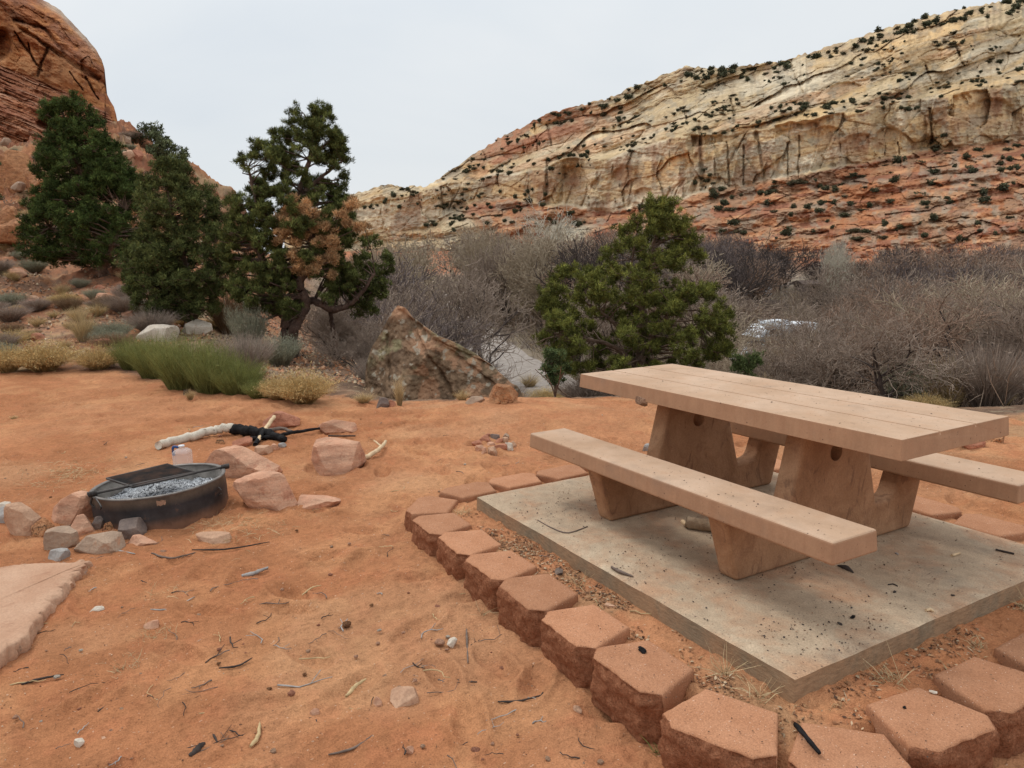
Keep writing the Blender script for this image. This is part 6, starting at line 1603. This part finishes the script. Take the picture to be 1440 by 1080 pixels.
# ------------------------------------------------------------------ litter on the sand
def on_block_or_pad(x, y):
    return (-.4 < x < 3.05 and -.52 < y < 2.5)
def litter():
    rs = np.random.RandomState(31)
    # twigs one can point at
    named = [([(30, 964), (60, 955), (90, 950)], .006, DKTW, 'long dark twig lying in the lower left sand'), ([(138, 1002), (155, 990), (167, 984)], .005, DKTW, 'short forked dark twig near the lower left'),
        ([(280, 1034), (298, 1034), (306, 1046)], .006, DKTW, 'bent dark twig near the bottom left edge'), ([(462, 1063), (500, 1052), (530, 1031)], .005, TWIG, 'long thin grey twig near the bottom middle'),
        ([(308, 941), (335, 937), (355, 926)], .005, DKTW, 'thin dark curved twig in the left sand'), ([(656, 886), (657, 905), (658, 934)], .006, TWIG, 'straight grey twig pointing at the viewer beside the white topped pebble'),
        ([(700, 988), (730, 987), (764, 978)], .005, DKTW, 'thin wavy dark twig between the pebble and the front blocks'), ([(213, 779), (240, 786), (275, 778)], .007, TWIG, 'grey twig in the sand below the fire ring'),
        ([(270, 774), (320, 773), (379, 763)], .006, DKTW, 'long dark twig lying right of the fire ring\'s front'), ([(212, 858), (240, 857), (274, 840)], .005, SILV, 'curved grey twig in the left sand'),
        ([(425, 838), (438, 828), (452, 824)], .005, STRW, 'pale hooked twig in the middle of the sand'), ([(0, 906), (20, 904), (29, 892), (18, 876)], .008, SILV, 'pale hooked twig hanging over the broken slab\'s lower corner'),
        ([(340, 812), (360, 807), (377, 800)], .013, SILV, 'silvery splinter of wood in the sand right of the ring'), ([(150, 778), (165, 776), (190, 780)], .007, SILV, 'pale grey twig beside the flat grey slab stone'),
        ([(600, 845), (640, 838), (655, 835)], .004, STRW, 'straight straw lying left of the block row'), ([(272, 690), (300, 700)], .004, DKTW, None),
        ([(352, 1052), (362, 1040), (366, 1016)], .009, STRW, 'pale split piece of wood standing out near the bottom left'), ([(487, 982), (500, 968), (515, 957)], .010, STRW, 'twisted yellow strip of bark in the lower middle sand'),
        ([(268, 1066), (280, 1055), (288, 1048)], .013, DKTW, 'dark curled leaf near the bottom left edge')]
    for p, r, m_, l in named:
        if not l: continue
        stick('twig', p, [r*.6, r, r*.8, r*.4], m_, l, 'twig', lift=r*.7, n=16, sides=5)
    M_ = [DKTW, TWIG, TWIG, SILV, STRW, DKTW]
    n = 0
    while n < 130:
        X = rs.uniform(0, 900); Y = 590+rs.rand()**.75*480; P = gp(X, Y)
        if on_block_or_pad(P[0], P[1]) and not (-.2 < P[1] < -.05 and 0 < P[0] < 2.4): continue
        L = rs.uniform(.03, .16)*(1 if rs.rand() < .85 else 1.7); a = rs.rand()*6.28; b = a+rs.randn()*.5; r = rs.uniform(.0013, .0038)
        k = 5; pts = [P[:2]]
        for j in range(k): a += rs.randn()*.35; pts.append(pts[-1]+np.array([math.cos(a), math.sin(a)])*L/k)
        q = np.array([[x_, y_, hz(x_, y_)+r*1.3+(.004 if j % 2 else 0)] for j, (x_, y_) in enumerate(pts)])
        V, Q = poly_tube(q, np.linspace(r, r*.5, len(q)), 5, .2, n)
        if rs.rand() < .4:
            e = q[3]+np.array([math.cos(a+1), math.sin(a+1), .15])*L*.35; V2, Q2 = poly_tube(np.array([q[3], (q[3]+e)/2, e]), r*.5, 4, .1, n); V, Q = join([(V, Q), (V2, Q2)])
        o = link('twig', mkmesh('twig', V, Q, [M_[n % 6]], True)); tag(o, 'small dry twig scattered on the orange sand', 'twig', 'small twigs scattered over the sand'); n += 1
    # pebbles
    peb = [rock_mesh('pebble', 500+i, (1, .8, .55), 2, 8, .08) for i in range(5)]; ms = ['pink', 'tan', 'red', 'pale', 'orange', 'grey', 'pink', 'red']
    cache = {}
    n = 0
    while n < 120:
        X = rs.uniform(0, 1000); Y = 575+rs.rand()**.8*500; P = gp(X, Y)
        if on_block_or_pad(P[0], P[1]): continue
        i = rs.randint(5); k = ms[rs.randint(8)]
        if (i, k) not in cache:
            c = peb[i].copy(); c.name = 'pebble'; c.materials.append(ROCKM[k]); cache[(i, k)] = c
        s_ = rs.uniform(.004, .014)*(1 if rs.rand() < .85 else 1.8)
        o = link('pebble', cache[(i, k)], None, (P[0], P[1], hz(P[0], P[1])+s_*.25), (0, 0, rs.rand()*6.28), (s_, s_, s_)); tag(o, 'small pinkish, reddish or pale pebble on the orange sand', 'pebble', 'small pebbles scattered over the sand'); n += 1
    # grit, flakes and straw: nobody could count these
    def flakes(name, pos, size, cols, label, kind_straw=False, thick=.35):
        k = len(pos); k = len(pos); size = np.broadcast_to(size, (k,)); D = unit(rs.randn(k, 3)*[1, 1, .25]); up = unit(rs.randn(k, 3)*.35+[0, 0, 1]); W = unit(np.cross(D, up))
        l = size*rs.uniform(.5, 1.6, k); l = l[:, None]; w = l*(rs.uniform(.05, .12, (k, 1)) if kind_straw else rs.uniform(.25, .8, (k, 1)))
        up = np.cross(W, D); h = w*thick
        p = pos+up*h*.5
        V = np.stack([p-D*l*.5, p-W*w*.5+D*l*.05, p+D*l*.5, p+W*w*.5-D*l*.05, p+up*h], 1).reshape(-1, 3)
        i = (np.arange(k)*5)[:, None]; Fq = np.concatenate([i+np.array([[0, 1, 4]]), i+np.array([[1, 2, 4]]), i+np.array([[2, 3, 4]]), i+np.array([[3, 0, 4]])])
        pal = np.array(cols); C = np.repeat(pal[rs.randint(len(pal), size=k)]*rs.uniform(.7, 1.25, (k, 1)), 5, 0)
        o = link(name, mkmesh(name, V, Fq, [LEAF], False, C)); tag(o, label, name.replace('_', ' '), kind='stuff'); return o
    def scatter(k, xr, yr, dens=None):
        x = rs.uniform(*xr, k); y = rs.uniform(*yr, k)
        if dens is not None: m = rs.rand(k) < dens(x, y); x, y = x[m], y[m]
        return x, y
    cam2 = CAM[:2]
    def near(x, y): return np.clip(2.2/np.maximum(np.hypot(x-cam2[0], y-cam2[1]), 1.), 0, 1)**1.2*(.25+ss(.4, .65, fbm(x*1.3, y*1.3, None, 3, 401)))
    x, y = scatter(70000, (-7, 4.5), (-5.5, 5), near); m = ~((x > -.4) & (x < 3.05) & (y > -.52) & (y < 2.5)); x, y = x[m], y[m]
    flakes('grit', np.stack([x, y, H(x, y, True)], 1), .006, [(.36, .15, .075), (.50, .30, .19), (.20, .09, .05), (.10, .06, .045), (.42, .20, .11), (.55, .40, .28)], 'fine grit and crumbs of earth over the orange sand', thick=.7)
    x, y = scatter(16000, (-7, 4.5), (-5.5, 5), lambda x, y: near(x, y)*ss(.45, .62, fbm(x*2.2, y*2.2, None, 3, 402))); m = ~((x > -.4) & (x < 3.05) & (y > -.52) & (y < 2.5)); x, y = x[m], y[m]
    flakes('leaf_litter', np.stack([x, y, H(x, y, True)+.002], 1), .020, [(.10, .065, .045), (.20, .13, .09), (.42, .31, .18), (.06, .045, .04), (.30, .20, .13), (.32, .31, .29)], 'thin bits of bark, leaf and twig over the sand', True, .4)
    # rubble and straw over the hillside and under the pinyon
    n = 26000; X = rs.uniform(-80, 520, n); d = 10.5+rs.rand(n)**1.2*34; x, y = fx(X, d); ed = np.interp(X, [-80, 0, 150, 250, 400, 520], [11.6, 11.6, 11.4, 10.2, 9.8, 9.6]); m = (d > ed+rs.rand(n)*.8) & (fbm(x*.8, y*.8, None, 3, 420) > rs.uniform(.3, .62, n)); x, y, d = x[m], y[m], d[m]
    flakes('rubble', np.stack([x, y, H(x, y, True)], 1), .030+.0022*d, [(.34, .15, .075), (.48, .27, .16), (.20, .10, .06), (.12, .08, .06), (.40, .20, .11), (.50, .38, .25), (.26, .18, .13)], 'loose rubble and chips over the left hillside', thick=.8)
    n = 16000; X = rs.uniform(-80, 560, n); d = 10.+rs.rand(n)**1.3*26; x, y = fx(X, d); ed = np.interp(X, [-80, 0, 150, 250, 400, 520], [11.6, 11.6, 11.4, 10.0, 9.6, 9.2]); m = (d > ed+rs.rand(n)*.8) & (fbm(x*.7+5, y*.7, None, 3, 421) > rs.uniform(.4, .62, n)); x, y, d = x[m], y[m], d[m]
    flakes('dry_duff', np.stack([x, y, H(x, y, True)+.012], 1), .06+.002*d, [(.44, .32, .17), (.30, .20, .12), (.16, .11, .08), (.50, .38, .22)], 'dry straw and duff strewn under the bushes of the hillside', True)
    # debris trapped between blocks and slab
    a = [scatter(5200, (-.1, 2.75), (-.22, -.01)), scatter(1700, (2.52, 2.72), (-.1, 1.9))]
    x = np.concatenate([q[0] for q in a]); y = np.concatenate([q[1] for q in a]); m = fbm(x*4, y*4, None, 3, 403) > rs.uniform(.38, .66, len(x)); x, y = x[m], y[m]
    flakes('bark_litter', np.stack([x, y, H(x, y, True)+.003], 1), .015, [(.10, .055, .035), (.26, .12, .06), (.34, .18, .09), (.22, .11, .06), (.30, .14, .07), (.30, .14, .07), (.42, .30, .19)], 'crumbled bark and earth between the blocks and the pad', False, .4)
    x, y = x[::11]+rs.randn(len(x[::11]))*.01, y[::11]
    flakes('straw_litter', np.stack([x, y, H(x, y, True)+.006], 1), .034, [(.42, .29, .16), (.34, .22, .12), (.50, .40, .27)], 'dry straw bits between the blocks and the pad', True)
    # flecks on the pad, the blocks, the table
    x, y = scatter(5200, (.02, 2.48), (.02, 2.0), lambda x, y: .12+.88*ss(.45, .65, fbm(x*2.1, y*2.1, None, 3, 404))*ss(1.6, .1, y)*(.35+.65*ss(.6, 2.2, x)))
    flakes('leaf_flecks', np.stack([x, y, np.full(len(x), .0015)], 1), .009, [(.07, .045, .035), (.14, .08, .05), (.05, .04, .04), (.30, .18, .11)], 'dark leaf and bark flecks strewn over the concrete pad', False, .4)
    x, y = scatter(700, (1.7, 3.0), (-.5, 1.2), lambda x, y: ((y < -.2) | (x > 2.7))*.8); m = ~((x < 2.70) & (y > -.22)); x, y = x[m], y[m]
    flakes('block_flecks', np.stack([x, y, np.full(len(x), -.043)], 1), .006, [(.07, .045, .035), (.14, .08, .05)], 'tiny dark flecks on the red blocks', False, .4)
    a = [(*scatter(40, (.25, 2.35), (.75, 1.45)), .7605), (*scatter(40, (1.2, 2.35), (.33, .54)), .4165), (*scatter(16, (.25, 2.35), (1.66, 1.87)), .4165)]
    P = np.concatenate([np.stack([p, q, np.full(len(p), z)], 1) for p, q, z in a])
    flakes('table_flecks', P, .008, [(.07, .045, .035), (.12, .08, .05)], 'tiny dark flecks on the table top and benches', False, .4)
litter()
# dry weeds at the pad's foot
def weed(x, y, h, r, n, label, seed, green=False, patch=False):
    rs = np.random.RandomState(seed); a = rs.rand(n)*6.28; ln = rs.uniform(.2, 1.3, n)*(3 if patch else 1); hh = h*rs.uniform(.4, 1., n)*(.5 if patch else 1)
    B = np.column_stack([x+rs.randn(n)*r*.2, y+rs.randn(n)*r*.2, np.full(n, hz(x, y)-.005)]); D = np.stack([np.cos(a)*ln, np.sin(a)*ln, np.ones(n)*.8], 1)*hh[:, None]
    C = (mixc([.10, .16, .04], [.16, .22, .06], rs.rand(n)) if green else mixc([.42, .30, .16], [.60, .47, .28], rs.rand(n)))
    V, Q, C3 = strips(B, D, rs.uniform(.0016, .0032, n), C, rs.randn(n, 3)*hh[:, None]*.3-np.array([0, 0, 1])*hh[:, None]*.25)
    nm_ = 'straw_litter_patch' if patch else 'weed'
    o = link(nm_, mkmesh(nm_, V, Q, [LEAF], False, C3)); tag(o, label, 'straw' if patch else 'weed', kind='stuff' if patch else None)
weed(2.24, -.075, .16, .05, 26, 'wispy dry weed against the pad\'s front left side near its corner', 1)
weed(2.42, -.09, .12, .06, 34, 'sprawling dry weed between the pad corner and the big block', 2)
weed(2.60, .10, .05, .05, 20, 'small straw tuft in the gap just right of the pad\'s nearest corner', 3)
weed(2.60, .42, .09, .12, 60, 'mat of dry straw beside the pad right of its nearest corner', 4)
weed(2.63, .95, .06, .08, 30, 'thin straw beside the pad near the rightmost block', 5)
weed(2.58, 1.45, .12, .08, 70, 'olive dry tuft against the pad at the right frame edge', 6)
weed(1.30, -.10, .10, .08, 30, 'dry wispy weed at the middle of the pad\'s front left side', 7)
weed(.02, -.12, .07, .12, 70, 'tuft of straw on the flush block at the pad\'s left corner', 8)
weed(1.06, -.52, .10, .03, 14, 'thin weed growing at the foot of the block row', 9)
p_ = gp(924, 1058); weed(p_[0], p_[1], .05, .03, 26, 'tiny green weed at the foot of the big front block', 10, True)
for i, (X, Y, l) in enumerate([(215, 895, 'small heap of straw and bark below the flat pink pebble'), (185, 935, 'small brown heap of twigs in the left sand'), (228, 832, 'flat tangle of twigs below the ring'), (305, 668, None), (130, 655, 'patch of straw left of the water jug'), (90, 668, 'thin straw patch left of the fire ring'), (350, 735, 'burnt tangle of grass right of the fire ring')]):
    if l:
        p_ = gp(X, Y); weed(p_[0], p_[1], .05 if i < 3 else .06, .25 if i < 4 else .9, 70 if i < 4 else 420, l, 20+i, False, i >= 4)
